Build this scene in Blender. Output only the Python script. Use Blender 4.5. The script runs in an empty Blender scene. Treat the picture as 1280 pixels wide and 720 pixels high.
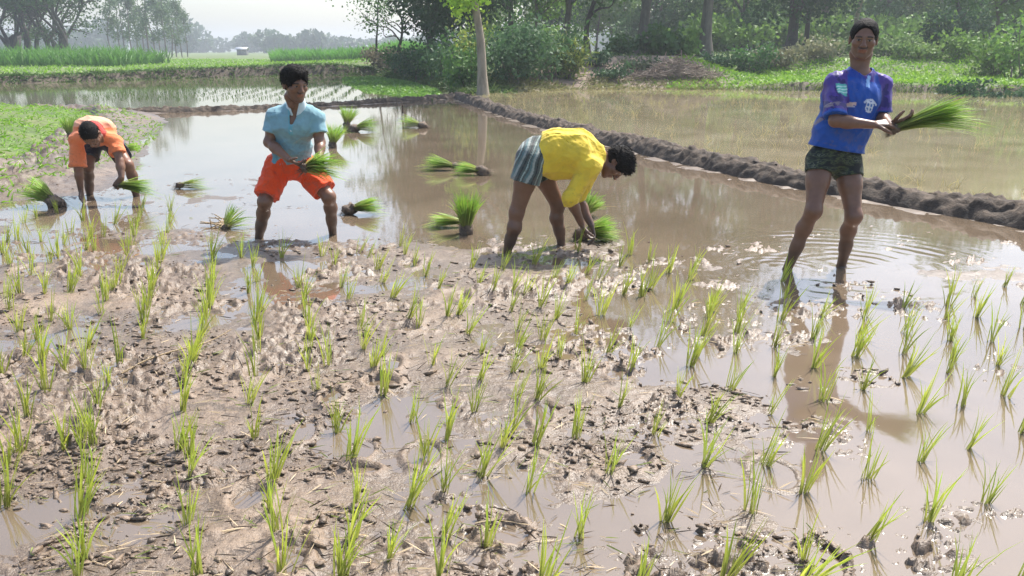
import bpy, math, random
import numpy as np
from mathutils import Vector
C = bpy.context.scene
COL = C.collection
rng = np.random.default_rng(7)
random.seed(7)
def nrm(a):
    a = np.asarray(a, float)
    return a / (np.linalg.norm(a, axis=-1, keepdims=True) + 1e-9)

# ---------------------------------------------------------------- camera model
H = 1.5
PITCH = math.atan(297 / 1000)
SP, CP = math.sin(PITCH), math.cos(PITCH)
def ray(u, v):
    x = (u - 640) / 1000; yc = (360 - v) / 1000
    return np.array([x, CP + yc * SP, -SP + yc * CP])
def gp(u, v, z=0.0):
    d = ray(u, v); t = (z - H) / d[2]
    return np.array([0, 0, H]) + d * t
def P(u, v, Y):
    d = ray(u, v); return np.array([0, 0, H]) + d * (Y / d[1])

# ---------------------------------------------------------------- helpers
def tag(o, label=None, cat=None, group=None, kind=None):
    if label: o['label'] = label
    if cat: o['category'] = cat
    if group: o['group'] = group
    if kind: o['kind'] = kind
    return o
def link(name, data, mat=None, parent=None, loc=None):
    o = bpy.data.objects.new(name, data); COL.objects.link(o)
    if mat is not None and data is not None: data.materials.append(mat)
    if parent is not None: o.parent = parent
    if loc is not None: o.location = loc
    return o
def empty(name, loc, rz=0):
    o = bpy.data.objects.new(name, None); COL.objects.link(o)
    o.empty_display_size = .1; o.location = loc; o.rotation_euler = (0, 0, rz); return o
def mesh(name, V, F, col=None, smooth=True):
    V = np.asarray(V, np.float32).reshape(-1, 3); F = np.asarray(F, np.int32)
    n, k = F.shape
    m = bpy.data.meshes.new(name)
    m.vertices.add(len(V)); m.vertices.foreach_set('co', V.ravel())
    m.loops.add(n * k); m.loops.foreach_set('vertex_index', F.ravel())
    m.polygons.add(n)
    m.polygons.foreach_set('loop_start', np.arange(0, n * k, k, dtype=np.int32))
    m.polygons.foreach_set('loop_total', np.full(n, k, np.int32))
    if smooth: m.polygons.foreach_set('use_smooth', np.ones(n, bool))
    m.update(calc_edges=True); m.validate()
    if col is not None:
        a = m.color_attributes.new('Col', 'FLOAT_COLOR', 'POINT')
        c = np.ones((len(V), 4), np.float32); c[:, :3] = col
        a.data.foreach_set('color', c.ravel())
    return m

# noise ----------------------------------------------------------------
def _h(ix, iy, s=0):
    a = (ix.astype(np.int64) * 374761393 + iy.astype(np.int64) * 668265263 + s * 1442695041) & 0xffffffff
    a = ((a ^ (a >> 13)) * 1274126177) & 0xffffffff
    a = a ^ (a >> 16)
    return (a & 0xffff) / 65535.0
def vn(x, y, s=0):
    ix = np.floor(x); iy = np.floor(y); fx = x - ix; fy = y - iy
    fx = fx * fx * fx * (fx * (fx * 6 - 15) + 10); fy = fy * fy * fy * (fy * (fy * 6 - 15) + 10)
    a = _h(ix, iy, s); b = _h(ix + 1, iy, s); c = _h(ix, iy + 1, s); d = _h(ix + 1, iy + 1, s)
    return (a + (b - a) * fx) * (1 - fy) + (c + (d - c) * fx) * fy
def fbm(x, y, o=4, s=0):
    r = 0; a = .5; n = 0
    for i in range(o):
        r = r + a * vn(x, y, s + i * 17); n += a; a *= .5
        x, y = x * 1.93 + y * .6 + 3.1, y * 1.93 - x * .6 + 7.7
    return r / n * 2 - 1
def worley(x, y, s=0):
    ix = np.floor(x); iy = np.floor(y)
    f1 = np.full(x.shape, 9.); idv = np.zeros(x.shape); f2 = np.full(x.shape, 9.)
    for dx in (-1, 0, 1):
        for dy in (-1, 0, 1):
            cx = ix + dx; cy = iy + dy
            px = cx + _h(cx, cy, s); py = cy + _h(cx, cy, s + 5)
            d = np.hypot(x - px, y - py)
            m = d < f1
            f2 = np.where(m, f1, np.minimum(f2, d))
            idv = np.where(m, _h(cx, cy, s + 9), idv); f1 = np.where(m, d, f1)
    return f1, f2, idv
def sstep(a, b, x):
    t = np.clip((x - a) / (b - a), 0, 1); return t * t * (3 - 2 * t)

# ---------------------------------------------------------------- materials
def M(name):
    m = bpy.data.materials.new(name); m.use_nodes = True
    nt = m.node_tree; return m, nt, nt.nodes, nt.links, nt.nodes['Principled BSDF']
def ramp(nodes, stops):
    r = nodes.new('ShaderNodeValToRGB'); e = r.color_ramp.elements
    while len(e) > 1: e.remove(e[-1])
    e[0].position = stops[0][0]; e[0].color = (*stops[0][1], 1)
    for p, c in stops[1:]:
        k = e.new(p); k.color = (*c, 1)
    return r
def noise_tex(nodes, links, scale, detail=4, rough=.55, vec=None):
    n = nodes.new('ShaderNodeTexNoise'); n.inputs['Scale'].default_value = scale
    n.inputs['Detail'].default_value = detail; n.inputs['Roughness'].default_value = rough
    if vec: links.new(vec, n.inputs['Vector'])
    return n
def mix_rgb(nodes, links, fac, a, b, mode='MIX'):
    n = nodes.new('ShaderNodeMix'); n.data_type = 'RGBA'; n.blend_type = mode
    for k, v in ((0, fac), (6, a), (7, b)):
        if hasattr(v, 'node'): links.new(v, n.inputs[k])
        elif k == 0: n.inputs[0].default_value = v
        else: n.inputs[k].default_value = (*v, 1)
    return n.outputs[2]
def bump(nodes, links, h, strength, dist=.01, prev=None):
    b = nodes.new('ShaderNodeBump'); b.inputs['Strength'].default_value = strength
    b.inputs['Distance'].default_value = dist
    links.new(h, b.inputs['Height'])
    if prev: links.new(prev, b.inputs['Normal'])
    return b.outputs[0]

def veg_mat(name, trans=.4, rough=.5, gain=1.0):
    m, nt, N, L, bs = M(name)
    at = N.new('ShaderNodeAttribute'); at.attribute_name = 'Col'
    oi = N.new('ShaderNodeObjectInfo')
    hs = N.new('ShaderNodeHueSaturation'); L.new(at.outputs['Color'], hs.inputs['Color'])
    mr = N.new('ShaderNodeMapRange'); L.new(oi.outputs['Random'], mr.inputs[0])
    mr.inputs[3].default_value = .82 * gain; mr.inputs[4].default_value = 1.18 * gain
    L.new(mr.outputs[0], hs.inputs['Value'])
    L.new(hs.outputs[0], bs.inputs['Base Color'])
    bs.inputs['Roughness'].default_value = rough
    bs.inputs['Specular IOR Level'].default_value = .35
    tr = N.new('ShaderNodeBsdfTranslucent'); L.new(hs.outputs[0], tr.inputs[0])
    mx = N.new('ShaderNodeMixShader'); mx.inputs[0].default_value = trans
    L.new(bs.outputs[0], mx.inputs[1]); L.new(tr.outputs[0], mx.inputs[2])
    L.new(mx.outputs[0], N['Material Output'].inputs[0])
    return m
M_BLADE = veg_mat('rice_blade', .45)
M_LEAF = veg_mat('tree_leaf', .35, .6, 1.4)
M_GRASS = veg_mat('grass_blade', .4, .5, 1.2)

def bark_mat(name, c1, c2, sc=6):
    m, nt, N, L, bs = M(name)
    tc = N.new('ShaderNodeTexCoord'); mp = N.new('ShaderNodeMapping'); mp.inputs['Scale'].default_value = (1, 1, .25)
    L.new(tc.outputs['Object'], mp.inputs[0])
    n = noise_tex(N, L, sc, 6, .65, mp.outputs[0])
    r = ramp(N, [(.3, c1), (.7, c2)]); L.new(n.outputs[0], r.inputs[0]); L.new(r.outputs[0], bs.inputs['Base Color'])
    bs.inputs['Roughness'].default_value = .85
    L.new(bump(N, L, n.outputs[0], .6, .03), bs.inputs['Normal'])
    return m
M_BARK_PALE = bark_mat('bark_pale', (.17, .14, .10), (.36, .31, .24))
M_BARK_MID = bark_mat('bark_mid', (.09, .075, .06), (.2, .17, .135))
M_BARK_DARK = bark_mat('bark_dark', (.035, .03, .028), (.085, .07, .06))

def mud_mat():
    m, nt, N, L, bs = M('wet_mud')
    tc = N.new('ShaderNodeTexCoord'); v = tc.outputs['Object']
    at = N.new('ShaderNodeAttribute'); at.attribute_name = 'Col'
    sx = N.new('ShaderNodeSeparateColor'); L.new(at.outputs['Color'], sx.inputs[0])
    n1 = noise_tex(N, L, 1.7, 5, .6, v); n2 = noise_tex(N, L, 22, 5, .65, v); n3 = noise_tex(N, L, 95, 4, .6, v)
    dry = ramp(N, [(.3, (.172, .119, .078)), (.55, (.232, .165, .110)), (.75, (.295, .218, .152))]); L.new(n1.outputs[0], dry.inputs[0])
    wet = ramp(N, [(.3, (.085, .063, .045)), (.7, (.16, .118, .083))]); L.new(n2.outputs[0], wet.inputs[0])
    c = mix_rgb(N, L, sx.outputs[0], wet.outputs[0], dry.outputs[0])
    spk = ramp(N, [(.36, (.45, .45, .45)), (.5, (1, 1, 1))]); L.new(n3.outputs[0], spk.inputs[0])
    c = mix_rgb(N, L, .6, c, spk.outputs[0], 'MULTIPLY')
    c = mix_rgb(N, L, sx.outputs[1], c, (.09, .064, .043))
    L.new(c, bs.inputs['Base Color'])
    rr = N.new('ShaderNodeMapRange'); L.new(sx.outputs[0], rr.inputs[0]); rr.inputs[3].default_value = .33; rr.inputs[4].default_value = .56
    L.new(rr.outputs[0], bs.inputs['Roughness'])
    bs.inputs['Specular IOR Level'].default_value = .6
    b = bump(N, L, n2.outputs[0], .7, .016); b = bump(N, L, n3.outputs[0], .7, .006, b)
    L.new(b, bs.inputs['Normal'])
    return m
M_MUD = mud_mat()

def water_mat(name, c1, c2, ripple=None, ior=1.5, wave=.06, wscale=9.0):
    m, nt, N, L, bs = M(name)
    tc = N.new('ShaderNodeTexCoord'); v = tc.outputs['Object']
    n1 = noise_tex(N, L, .9, 4, .6, v)
    r = ramp(N, [(.35, c1), (.65, c2)]); L.new(n1.outputs[0], r.inputs[0]); L.new(r.outputs[0], bs.inputs['Base Color'])
    bs.inputs['Roughness'].default_value = .045; bs.inputs['IOR'].default_value = ior
    n2 = noise_tex(N, L, wscale, 3, .5, v)
    b = bump(N, L, n2.outputs[0], wave, .01)
    for (cx, cy, k, r0, r1, st) in (ripple or []):
        vd = N.new('ShaderNodeVectorMath'); vd.operation = 'DISTANCE'; L.new(v, vd.inputs[0]); vd.inputs[1].default_value = (cx, cy, 0)
        ad = N.new('ShaderNodeMath'); ad.operation = 'MULTIPLY_ADD'; L.new(n1.outputs[0], ad.inputs[0]); ad.inputs[1].default_value = .3; L.new(vd.outputs['Value'], ad.inputs[2])
        mu = N.new('ShaderNodeMath'); mu.operation = 'MULTIPLY'; L.new(ad.outputs[0], mu.inputs[0]); mu.inputs[1].default_value = k
        si = N.new('ShaderNodeMath'); si.operation = 'SINE'; L.new(mu.outputs[0], si.inputs[0])
        f = N.new('ShaderNodeMapRange'); f.interpolation_type = 'SMOOTHSTEP'; L.new(vd.outputs['Value'], f.inputs[0])
        f.inputs[1].default_value = r1; f.inputs[2].default_value = r0; f.inputs[3].default_value = 0; f.inputs[4].default_value = 1
        nm = noise_tex(N, L, 1.6, 2, .5, v); nr_ = N.new('ShaderNodeMapRange'); L.new(nm.outputs[0], nr_.inputs[0]); nr_.inputs[1].default_value = .45; nr_.inputs[2].default_value = .62
        fm = N.new('ShaderNodeMath'); fm.operation = 'MULTIPLY'; L.new(f.outputs[0], fm.inputs[0]); L.new(nr_.outputs[0], fm.inputs[1]); f = fm
        pr = N.new('ShaderNodeMath'); pr.operation = 'MULTIPLY'; L.new(si.outputs[0], pr.inputs[0]); L.new(f.outputs[0], pr.inputs[1])
        b = bump(N, L, pr.outputs[0], st, .006, b)
    L.new(b, bs.inputs['Normal'])
    return m

def soil_mat(name, stops, sc=2.2, rough=.9, bs_=.7):
    m, nt, N, L, bs = M(name)
    tc = N.new('ShaderNodeTexCoord'); v = tc.outputs['Object']
    n1 = noise_tex(N, L, sc, 6, .65, v); n2 = noise_tex(N, L, sc * 9, 5, .65, v)
    r = ramp(N, stops); L.new(n1.outputs[0], r.inputs[0])
    g = ramp(N, [(.3, (.5, .5, .5)), (.6, (1, 1, 1))]); L.new(n2.outputs[0], g.inputs[0])
    L.new(mix_rgb(N, L, .7, r.outputs[0], g.outputs[0], 'MULTIPLY'), bs.inputs['Base Color'])
    bs.inputs['Roughness'].default_value = rough
    b = bump(N, L, n1.outputs[0], bs_, .05); L.new(bump(N, L, n2.outputs[0], bs_, .02, b), bs.inputs['Normal'])
    return m
M_GROUND = soil_mat('field_ground', [(.3, (.05, .085, .02)), (.5, (.10, .15, .035)), (.7, (.16, .16, .07))], .6)
def _slope(m):
    nt = m.node_tree; N, L = nt.nodes, nt.links; bs = N['Principled BSDF']; src = bs.inputs['Base Color'].links[0].from_socket
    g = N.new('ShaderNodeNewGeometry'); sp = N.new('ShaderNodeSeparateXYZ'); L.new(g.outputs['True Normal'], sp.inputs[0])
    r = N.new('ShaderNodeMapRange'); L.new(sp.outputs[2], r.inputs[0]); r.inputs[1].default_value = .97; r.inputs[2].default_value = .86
    a = N.new('ShaderNodeAttribute'); a.attribute_name = 'Col'; src = mix_rgb(N, L, a.outputs['Fac'], src, (.21, .155, .115))
    L.new(mix_rgb(N, L, r.outputs[0], src, (.085, .066, .048)), bs.inputs['Base Color'])  # steep faces turn to dark soil, with the bank's shade put into the colour
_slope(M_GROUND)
M_BUND = soil_mat('bund_earth', [(.3, (.032, .025, .019)), (.5, (.075, .054, .037)), (.7, (.17, .125, .087))], 7, .85)
M_ROOT = soil_mat('root_mud', [(.3, (.085, .062, .045)), (.5, (.19, .135, .09)), (.7, (.34, .25, .16))], 25, .6)
M_STRAW = soil_mat('straw', [(.3, (.35, .24, .12)), (.7, (.6, .46, .28))], 20, .7)

# ---------------------------------------------------------------- blades and leaves
def blades(base, dirn, length, width, droop, col0, col1, K=4, seed=0, side=None):
    r = np.random.default_rng(seed)
    base = np.asarray(base, float); n = len(base)
    dirn = nrm(np.broadcast_to(dirn, (n, 3))); length = np.broadcast_to(length, (n,)); width = np.broadcast_to(width, (n,))
    dr = np.broadcast_to(droop, (n,))
    hz = dirn.copy(); hz[:, 2] = 0
    bend = nrm(hz + r.normal(0, .25, (n, 3)) * np.array([1, 1, 0])); bend[:, 2] = -.75
    if side is None:
        ang = r.uniform(0, 2 * np.pi, n); side = np.stack([np.cos(ang), np.sin(ang), np.zeros(n)], 1)
    side = nrm(side - dirn * (side * dirn).sum(1, keepdims=True))
    S = np.linspace(0, 1, K + 1)
    p = base[:, None] + dirn[:, None] * (length[:, None] * S)[..., None] + bend[:, None] * ((length * dr)[:, None] * S ** 2.2)[..., None]
    w = width[:, None] * (np.minimum(1, .55 + S * 1.5) * (1 - S ** 2.2) + .04)[None]
    V = np.stack([p - side[:, None] * w[..., None] / 2, p + side[:, None] * w[..., None] / 2], 2).reshape(-1, 3)
    i = (np.arange(n)[:, None] * (K + 1) + np.arange(K)[None]) * 2
    F = np.stack([i, i + 1, i + 3, i + 2], -1).reshape(-1, 4)
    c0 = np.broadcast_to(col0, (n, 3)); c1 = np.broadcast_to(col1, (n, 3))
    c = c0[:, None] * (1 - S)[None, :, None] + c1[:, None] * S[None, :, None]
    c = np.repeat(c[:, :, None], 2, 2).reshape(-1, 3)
    return V, F, c
def join(parts):
    V = []; F = []; c = []; o = 0
    for v, f, k in parts:
        V.append(v); F.append(f + o); c.append(k); o += len(v)
    return np.concatenate(V), np.concatenate(F), np.concatenate(c)
def leaves(cen, size, col, seed=0, up=.5, aspect=.45):
    r = np.random.default_rng(seed); n = len(cen)
    a = nrm(r.normal(0, 1, (n, 3)) + np.array([0, 0, -.35])); nn = nrm(r.normal(0, 1, (n, 3)) + np.array([0, 0, up]))
    b = nrm(np.cross(a, nn)); nn = np.cross(a, b)
    s = (np.broadcast_to(size, (n,)) * r.uniform(.6, 1.35, n))[:, None]
    c0 = cen - a * s * .5; c2 = cen + a * s * .5
    m = cen + nn * s * .06
    V = np.stack([c0, m - b * s * aspect, c2, m + b * s * aspect], 1).reshape(-1, 3)
    F = (np.arange(n) * 4)[:, None] + np.arange(4)[None]
    return V, F, np.repeat(np.broadcast_to(col, (n, 3)), 4, 0)

def tube(path, rad, nseg=8, wob=0, seed=0):
    path = np.asarray(path, float); rad = np.asarray(rad, float); n = len(path)
    t = nrm(np.gradient(path, axis=0))
    ref = np.array([0, 1., 0]) if abs(t[0, 1]) < .8 else np.array([1., 0, 0])
    s = nrm(np.cross(t, ref)); q = np.cross(t, s)
    a = np.linspace(0, 2 * np.pi, nseg, endpoint=False)
    r = np.random.default_rng(seed)
    R = rad[:, None] * (1 + wob * r.uniform(-1, 1, (n, nseg)))
    V = path[:, None] + s[:, None] * (np.cos(a)[None] * R)[..., None] + q[:, None] * (np.sin(a)[None] * R)[..., None]
    V = V.reshape(-1, 3)
    i = np.arange(n - 1)[:, None] * nseg; j = np.arange(nseg)[None]; k = (j + 1) % nseg
    F = np.stack([i + j, i + k, i + nseg + k, i + nseg + j], -1).reshape(-1, 4)
    return V, F, np.ones((len(V), 3))

def curve_pts(pts, n=14):
    pts = np.asarray(pts, float); m = len(pts)
    P_ = np.vstack([2 * pts[0] - pts[1], pts, 2 * pts[-1] - pts[-2]])
    out = []
    for t in np.linspace(0, m - 1 - 1e-6, n):
        i = int(t); f = t - i; a, b, c, d = P_[i:i + 4]
        out.append(.5 * (2 * b + (c - a) * f + (2 * a - 5 * b + 4 * c - d) * f * f + (3 * b - a - 3 * c + d) * f ** 3))
    return np.array(out)

# ---------------------------------------------------------------- terrain
SHORE = np.array([(-9, 6), (-6, 9.2), (-6.6, 11.5), (-7.7, 14), (-8.7, 17.5), (-10, 19.8), (-13, 20.7), (-40, 22), (-46, 28), (-24, 37.5), (-18, 46),
                  (-8.8, 54), (-4.8, 42), (-2.6, 33), (-1.5, 29), (.3, 30), (3, 32.6), (8.3, 32.2), (18, 28.5), (34, 24), (44, 5), (44, -6), (-24, -6), (-24, 4)], float)
def poly_sd(x, y, poly):      # > 0 outside the polygon
    d = np.full(x.shape, 1e9); ins = np.zeros(x.shape, bool)
    for i in range(len(poly)):
        a = poly[i]; b = poly[(i + 1) % len(poly)]; e = b - a
        px = x - a[0]; py = y - a[1]
        t = np.clip((px * e[0] + py * e[1]) / (e @ e), 0, 1)
        d = np.minimum(d, np.hypot(px - e[0] * t, py - e[1] * t))
        c = (a[1] > y) != (b[1] > y)
        xi = a[0] + (y - a[1]) / (e[1] if abs(e[1]) > 1e-9 else 1e-9) * e[0]
        ins ^= c & (x < xi)
    return np.where(ins, -d, d)
def ground_h(x, y):
    sd = poly_sd(x, y, SHORE) + .25 * fbm(x * .8, y * .8, 3, 3)
    near_left = (y < 24) & (x < 0)
    # near-left weed strip: low; far-left field: half a metre; tree land: rises to 1.3 m
    hl = .28 * sstep(-.3, 1.6, sd) * sstep(0, .1, 20.9 + .02 * x * 0 - y + .2) if False else .28 * sstep(-.4, 1.4, sd)
    hf = (.34 + .30 * sstep(-24, -12, x)) * sstep(-.05, .30, sd)
    steep = sstep(6.5, 3.0, np.abs(x - 4.8)) * (y > 28)
    pen = sstep(1.0, -1.0, x) * sstep(-14, -9, x) * sstep(28, 30, y)
    crop = .34 * sstep(-.1, .5, sd)
    tree = crop + .95 * sstep(6.5, 14, sd)
    tree = tree * (1 - steep) + steep * 1.25 * sstep(-.3, 8.0, sd)
    tree = tree * (1 - pen) + pen * np.minimum(1.0, 1.0 * sstep(-.3, 3.5, sd) + 0 * sd)
    wr = sstep(-12, -7, x + (y - 54) * .12)
    h = hf * (1 - wr) + tree * wr
    h = np.where(near_left, hl, h)
    h = h + .06 * fbm(x * .5, y * .5, 4, 8) * sstep(0, 1.5, sd) + .05 * fbm(x * 2.2, y * 2.2, 3, 5) * sstep(-.5, .6, sd)
    return h - .22 * sstep(.1, -.6, sd)
def axis(segs):
    out = []
    for a, b, s in segs: out += list(np.arange(a, b, s))
    out.append(segs[-1][1]); return np.array(out)
gx = axis([(-900, -200, 70), (-200, -60, 10), (-60, -30, 1.0), (-30, 32, .3), (32, 60, 1.0), (60, 200, 10), (200, 900, 70)])
gy = axis([(-60, -8, 6), (-8, 4, 1.0), (4, 60, .3), (60, 90, 1.5), (90, 200, 10), (200, 1100, 90)])
GX, GY = np.meshgrid(gx, gy, indexing='ij')
GZ = ground_h(GX, GY)
GB = sstep(5.5, 3.0, np.abs(GX - 4.8 + .8 * fbm(GX * .7, GY * .7, 3, 31))) * sstep(28, 31, GY) * sstep(44, 39, GY)
def grid_faces(nx, ny):
    i = np.arange(nx - 1)[:, None] * ny; j = np.arange(ny - 1)[None]
    return np.stack([i + j, i + ny + j, i + ny + j + 1, i + j + 1], -1).reshape(-1, 4)
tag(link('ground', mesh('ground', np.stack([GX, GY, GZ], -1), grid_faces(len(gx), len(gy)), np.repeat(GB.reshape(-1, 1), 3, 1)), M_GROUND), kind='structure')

# bund centre lines
BUND = curve_pts([(-1.75, 27.2), (-.9, 23.2), (.9, 16.2), (2.75, 10.6), (3.9, 8.3), (5.0, 6.4), (6.6, 3.6), (8.2, .6)], 60)
FARB = curve_pts([(-1.75, 27.2), (-3.2, 25.2), (-5.6, 22.8), (-8.4, 20.8), (-10.4, 20.2)], 40)
def bund(path, hgt, half, name, seed, base=-.12):
    d = np.concatenate([[0], np.cumsum(np.linalg.norm(np.diff(path, axis=0), axis=1))])
    n = int(d[-1] / .045); s = np.linspace(0, d[-1], n)
    px = np.interp(s, d, path[:, 0]); py = np.interp(s, d, path[:, 1])
    t = nrm(np.stack([np.gradient(px), np.gradient(py)], 1)); nx, ny = -t[:, 1], t[:, 0]
    w = np.linspace(-1, 1, 34)
    X = px[:, None] + nx[:, None] * w * half; Y = py[:, None] + ny[:, None] * w * half
    wav = fbm(X * .0 + s[:, None] * .8, X * 0, 3, seed) * .18
    prof = np.clip(1 - np.abs(w[None] + wav) ** 2.6, 0, 1)
    f1, f2, idv = worley((X + .05 * fbm(X * 9, Y * 9, 2, 1)) * 9, (Y + .05 * fbm(X * 9, Y * 9, 2, 2)) * 9, seed); g1, g2, gid = worley(X * 17, Y * 17, seed + 2)
    Z = base + (hgt - base) * prof * (1 + .18 * fbm(s[:, None] * 1.1 + X * 0, X * 0, 3, seed + 4))
    Z = Z + prof ** .5 * (.055 * (.5 - f1) * (idv > .35) + .04 * (.5 - g1) * (gid > .3) + .05 * fbm(X * 3.1, Y * 3.1, 4, seed + 7) + .02 * fbm(X * 21, Y * 21, 3, seed + 8)) + .03 * fbm(X * 5, Y * 5, 3, seed)
    cl = (.5 - f1) * .05 * prof
    X = X + nx[:, None] * cl * np.sign(w)[None]; Y = Y + ny[:, None] * cl * np.sign(w)[None]
    return link(name, mesh(name, np.stack([X, Y, Z], -1), grid_faces(n, len(w))), M_BUND)
tag(bund(BUND, .175, .29, 'earth_bund', 11), 'long dark earth bund of lumpy mud running along the right paddy', 'bund', 'earth bunds between the paddies')
tag(bund(FARB, .10, .3, 'earth_bund', 23), 'low crumbling earth bund between the muddy field and the pond behind', 'bund', 'earth bunds between the paddies')

# waters: the worked field, the paddy behind the bund, the pond behind the far bund
RF = gp(1052, 331); RF2 = gp(985, 337)
W_FIELD = water_mat('muddy_water', (.120, .089, .059), (.165, .124, .084), [(RF[0] + .05, RF[1], 44, .3, 1.5, .3), (RF2[0], RF2[1], 60, .1, .7, .12)], 1.95, .05, 7)
W_PADDY = water_mat('olive_water', (.20, .165, .095), (.28, .235, .15), None, 1.45, .05, 5)
W_POND = water_mat('pond_water', (.10, .10, .05), (.14, .135, .07), None, 1.5, .03, 3)
def sheet(name, poly, z, mat):
    V = [(x, y, z) for x, y in poly]
    m = bpy.data.meshes.new(name); m.from_pydata(V, [], [list(range(len(V)))]); m.update()
    return tag(link(name, m, mat), kind='structure')
fp = [tuple(p) for p in BUND] + [(9, -5), (-24, -5), (-24, 8), (-9, 15), (-12, 21)] + [tuple(p) for p in FARB[::-1][:-1]]
sheet('field_water', fp, 0.0, W_FIELD)
sheet('paddy_water', [tuple(p) for p in BUND[::-1]] + [(-1.6, 33), (3, 36), (9, 36), (20, 33), (40, 28), (48, 4), (48, -5), (9, -5)], .035, W_PADDY)
sheet('pond_water', [tuple(p) for p in FARB] + [(-12, 20), (-44, 20), (-50, 28), (-28, 42), (-20, 52), (-9, 60), (-3, 45), (-.5, 31)], .012, W_POND)

# mud -------------------------------------------------------------------
ys = 1.2 * np.exp(np.linspace(0, math.log(29 / 1.2), 780))
ss = np.linspace(-1, 1, 720)
MX = ss[:, None] * (.78 * ys[None] + 1.1); MY = np.broadcast_to(ys[None], MX.shape).copy()
FIELD = np.array(fp)
HOLES = [(gp(138, 628), .05, .035, .06), (gp(158, 622), .09, .03, .03), (gp(185, 553), .03, .02, .03), (gp(455, 590), .05, .03, .03)]
_r = np.random.default_rng(17)
for _i in range(46):
    _y = _r.uniform(2.1, 6.2); _p = np.array([_r.uniform(-.66, .5) * _y, _y]); HOLES.append((_p, _r.uniform(.035, .06), _r.uniform(.05, .10), _r.uniform(.02, .045)))
def mud_h(x, y):
    front = sstep(7.6, 5.2, y + .35 * fbm(x * .9, y * .9, 3, 40))
    left = sstep(1.25, -.9, x - .22 * (y - 3.2) + .5 * fbm(x * .7, y * .7, 3, 41))
    b_back = -.017 + .0115 * sstep(-1, -3, x + (y - 10) * .12) * sstep(16, 9, y)
    b_front = -.012 + .0205 * left
    b = b_back * (1 - front) + b_front * front
    big = fbm(x * 1.3, y * 1.3, 4, 50); med = fbm(x * 4.2, y * 5.2, 3, 51)
    h = b + (.017 * front + .008) * big + (.007 * front + .003) * med
    # crumbly patches: torn, angular crumbs of wet mud
    pm = sstep(-.10, .34, fbm(x * 1.7, y * 2.4, 4, 60)) * (.22 + .78 * front) * sstep(26, 12, y)
    x2 = x + .035 * fbm(x * 11, y * 11, 3, 61); y2 = y + .035 * fbm(x * 11, y * 11, 3, 62)
    f1, f2, i1 = worley(x2 * 15, y2 * 24, 63); g1, g2, i2 = worley(x2 * 34, y2 * 52, 64)
    rg = 1 - np.abs(fbm(x2 * 16, y2 * 25, 3, 65)) * 2.2
    cl = np.clip(f2 - f1 - .12, 0, .28) * (i1 > .5) * (.3 + i1) * .085 + np.clip(g2 - g1 - .1, 0, .5) * (i2 > .45) * .035 + np.clip(rg - .45, -.3, .6) * .022
    cl = cl * (.55 + .9 * np.clip(fbm(x * 7, y * 8, 3, 67) + .35, 0, 1))
    h = h + pm * (cl - .006) + front * .004 * fbm(x * 30, y * 38, 3, 66)
    k1, k2, i3 = worley(x2 * 8, y2 * 10, 70)
    h = h + (i3 > .86) * np.clip(.3 - k1, 0, .16) * .05 * (.35 + .65 * front) * sstep(24, 12, y)
    for c, rx, ry, dp in HOLES:
        if len(np.shape(x)) and np.min(np.abs(np.ravel(y)[:1] - c[1])) > 1e9: continue
        e = ((x - c[0] + .02 * med) / rx) ** 2 + ((y - c[1] + .02 * big) / ry) ** 2
        h = h - dp * np.exp(-e * e) + .016 * np.exp(-((np.sqrt(e) - 1.5) / .4) ** 2)
    sd = poly_sd(x, y, SHORE)
    slope = sstep(-1.5, .2, sd) * (x < -2) * (y < 23)
    h = h + .20 * slope + slope * (.10 * fbm(x * 2.4, y * 2.4, 4, 75) + .07 * fbm(x * 9, y * 9, 4, 76) + .05 * np.clip(fbm(x * 5, y * 5, 3, 77), 0, 1)) - .6 * sstep(.05, .6, sd) * (x < -2) * (y < 23)
    fs = poly_sd(x, y, FIELD)
    edge = sstep(-.75, -.05, fs) * (y > 4)
    h = h + edge * (.022 + .03 * fbm(x * 3.4, y * 3.4, 3, 80))
    return h - .4 * sstep(.1, .35, fs) * (~((x < -4) & (y < 20.2)))
MZ = mud_h(MX, MY)
dryc = np.clip(sstep(.002, .02, MZ) * (.6 + .45 * fbm(MX * 2.1, MY * 2.1, 3, 90)) + .12, 0, 1)
_, _, ci = worley(MX * 34, MY * 52, 64)
SD_ = poly_sd(MX, MY, SHORE); SLP = sstep(-1.7, -.4, SD_) * (MX < -2)
dryc = dryc * (1 - .75 * SLP * sstep(-.3, .25, fbm(MX * 2.2, MY * 2.2, 4, 93)))
bits = sstep(.05, .4, fbm(MX * 2.3, MY * 3.0, 4, 91)) * (fbm(MX * 19, MY * 30, 3, 92) > .16) * .9
bits = np.maximum(bits, SLP * (.5 + .4 * sstep(-.1, .3, fbm(MX * 4.5, MY * 4.5, 4, 94))))
mc_ = np.stack([dryc, bits, dryc], -1).reshape(-1, 3)
tag(link('mud', mesh('mud', np.stack([MX, MY, MZ], -1), grid_faces(len(ss), len(ys)), mc_), M_MUD), kind='structure')
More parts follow.
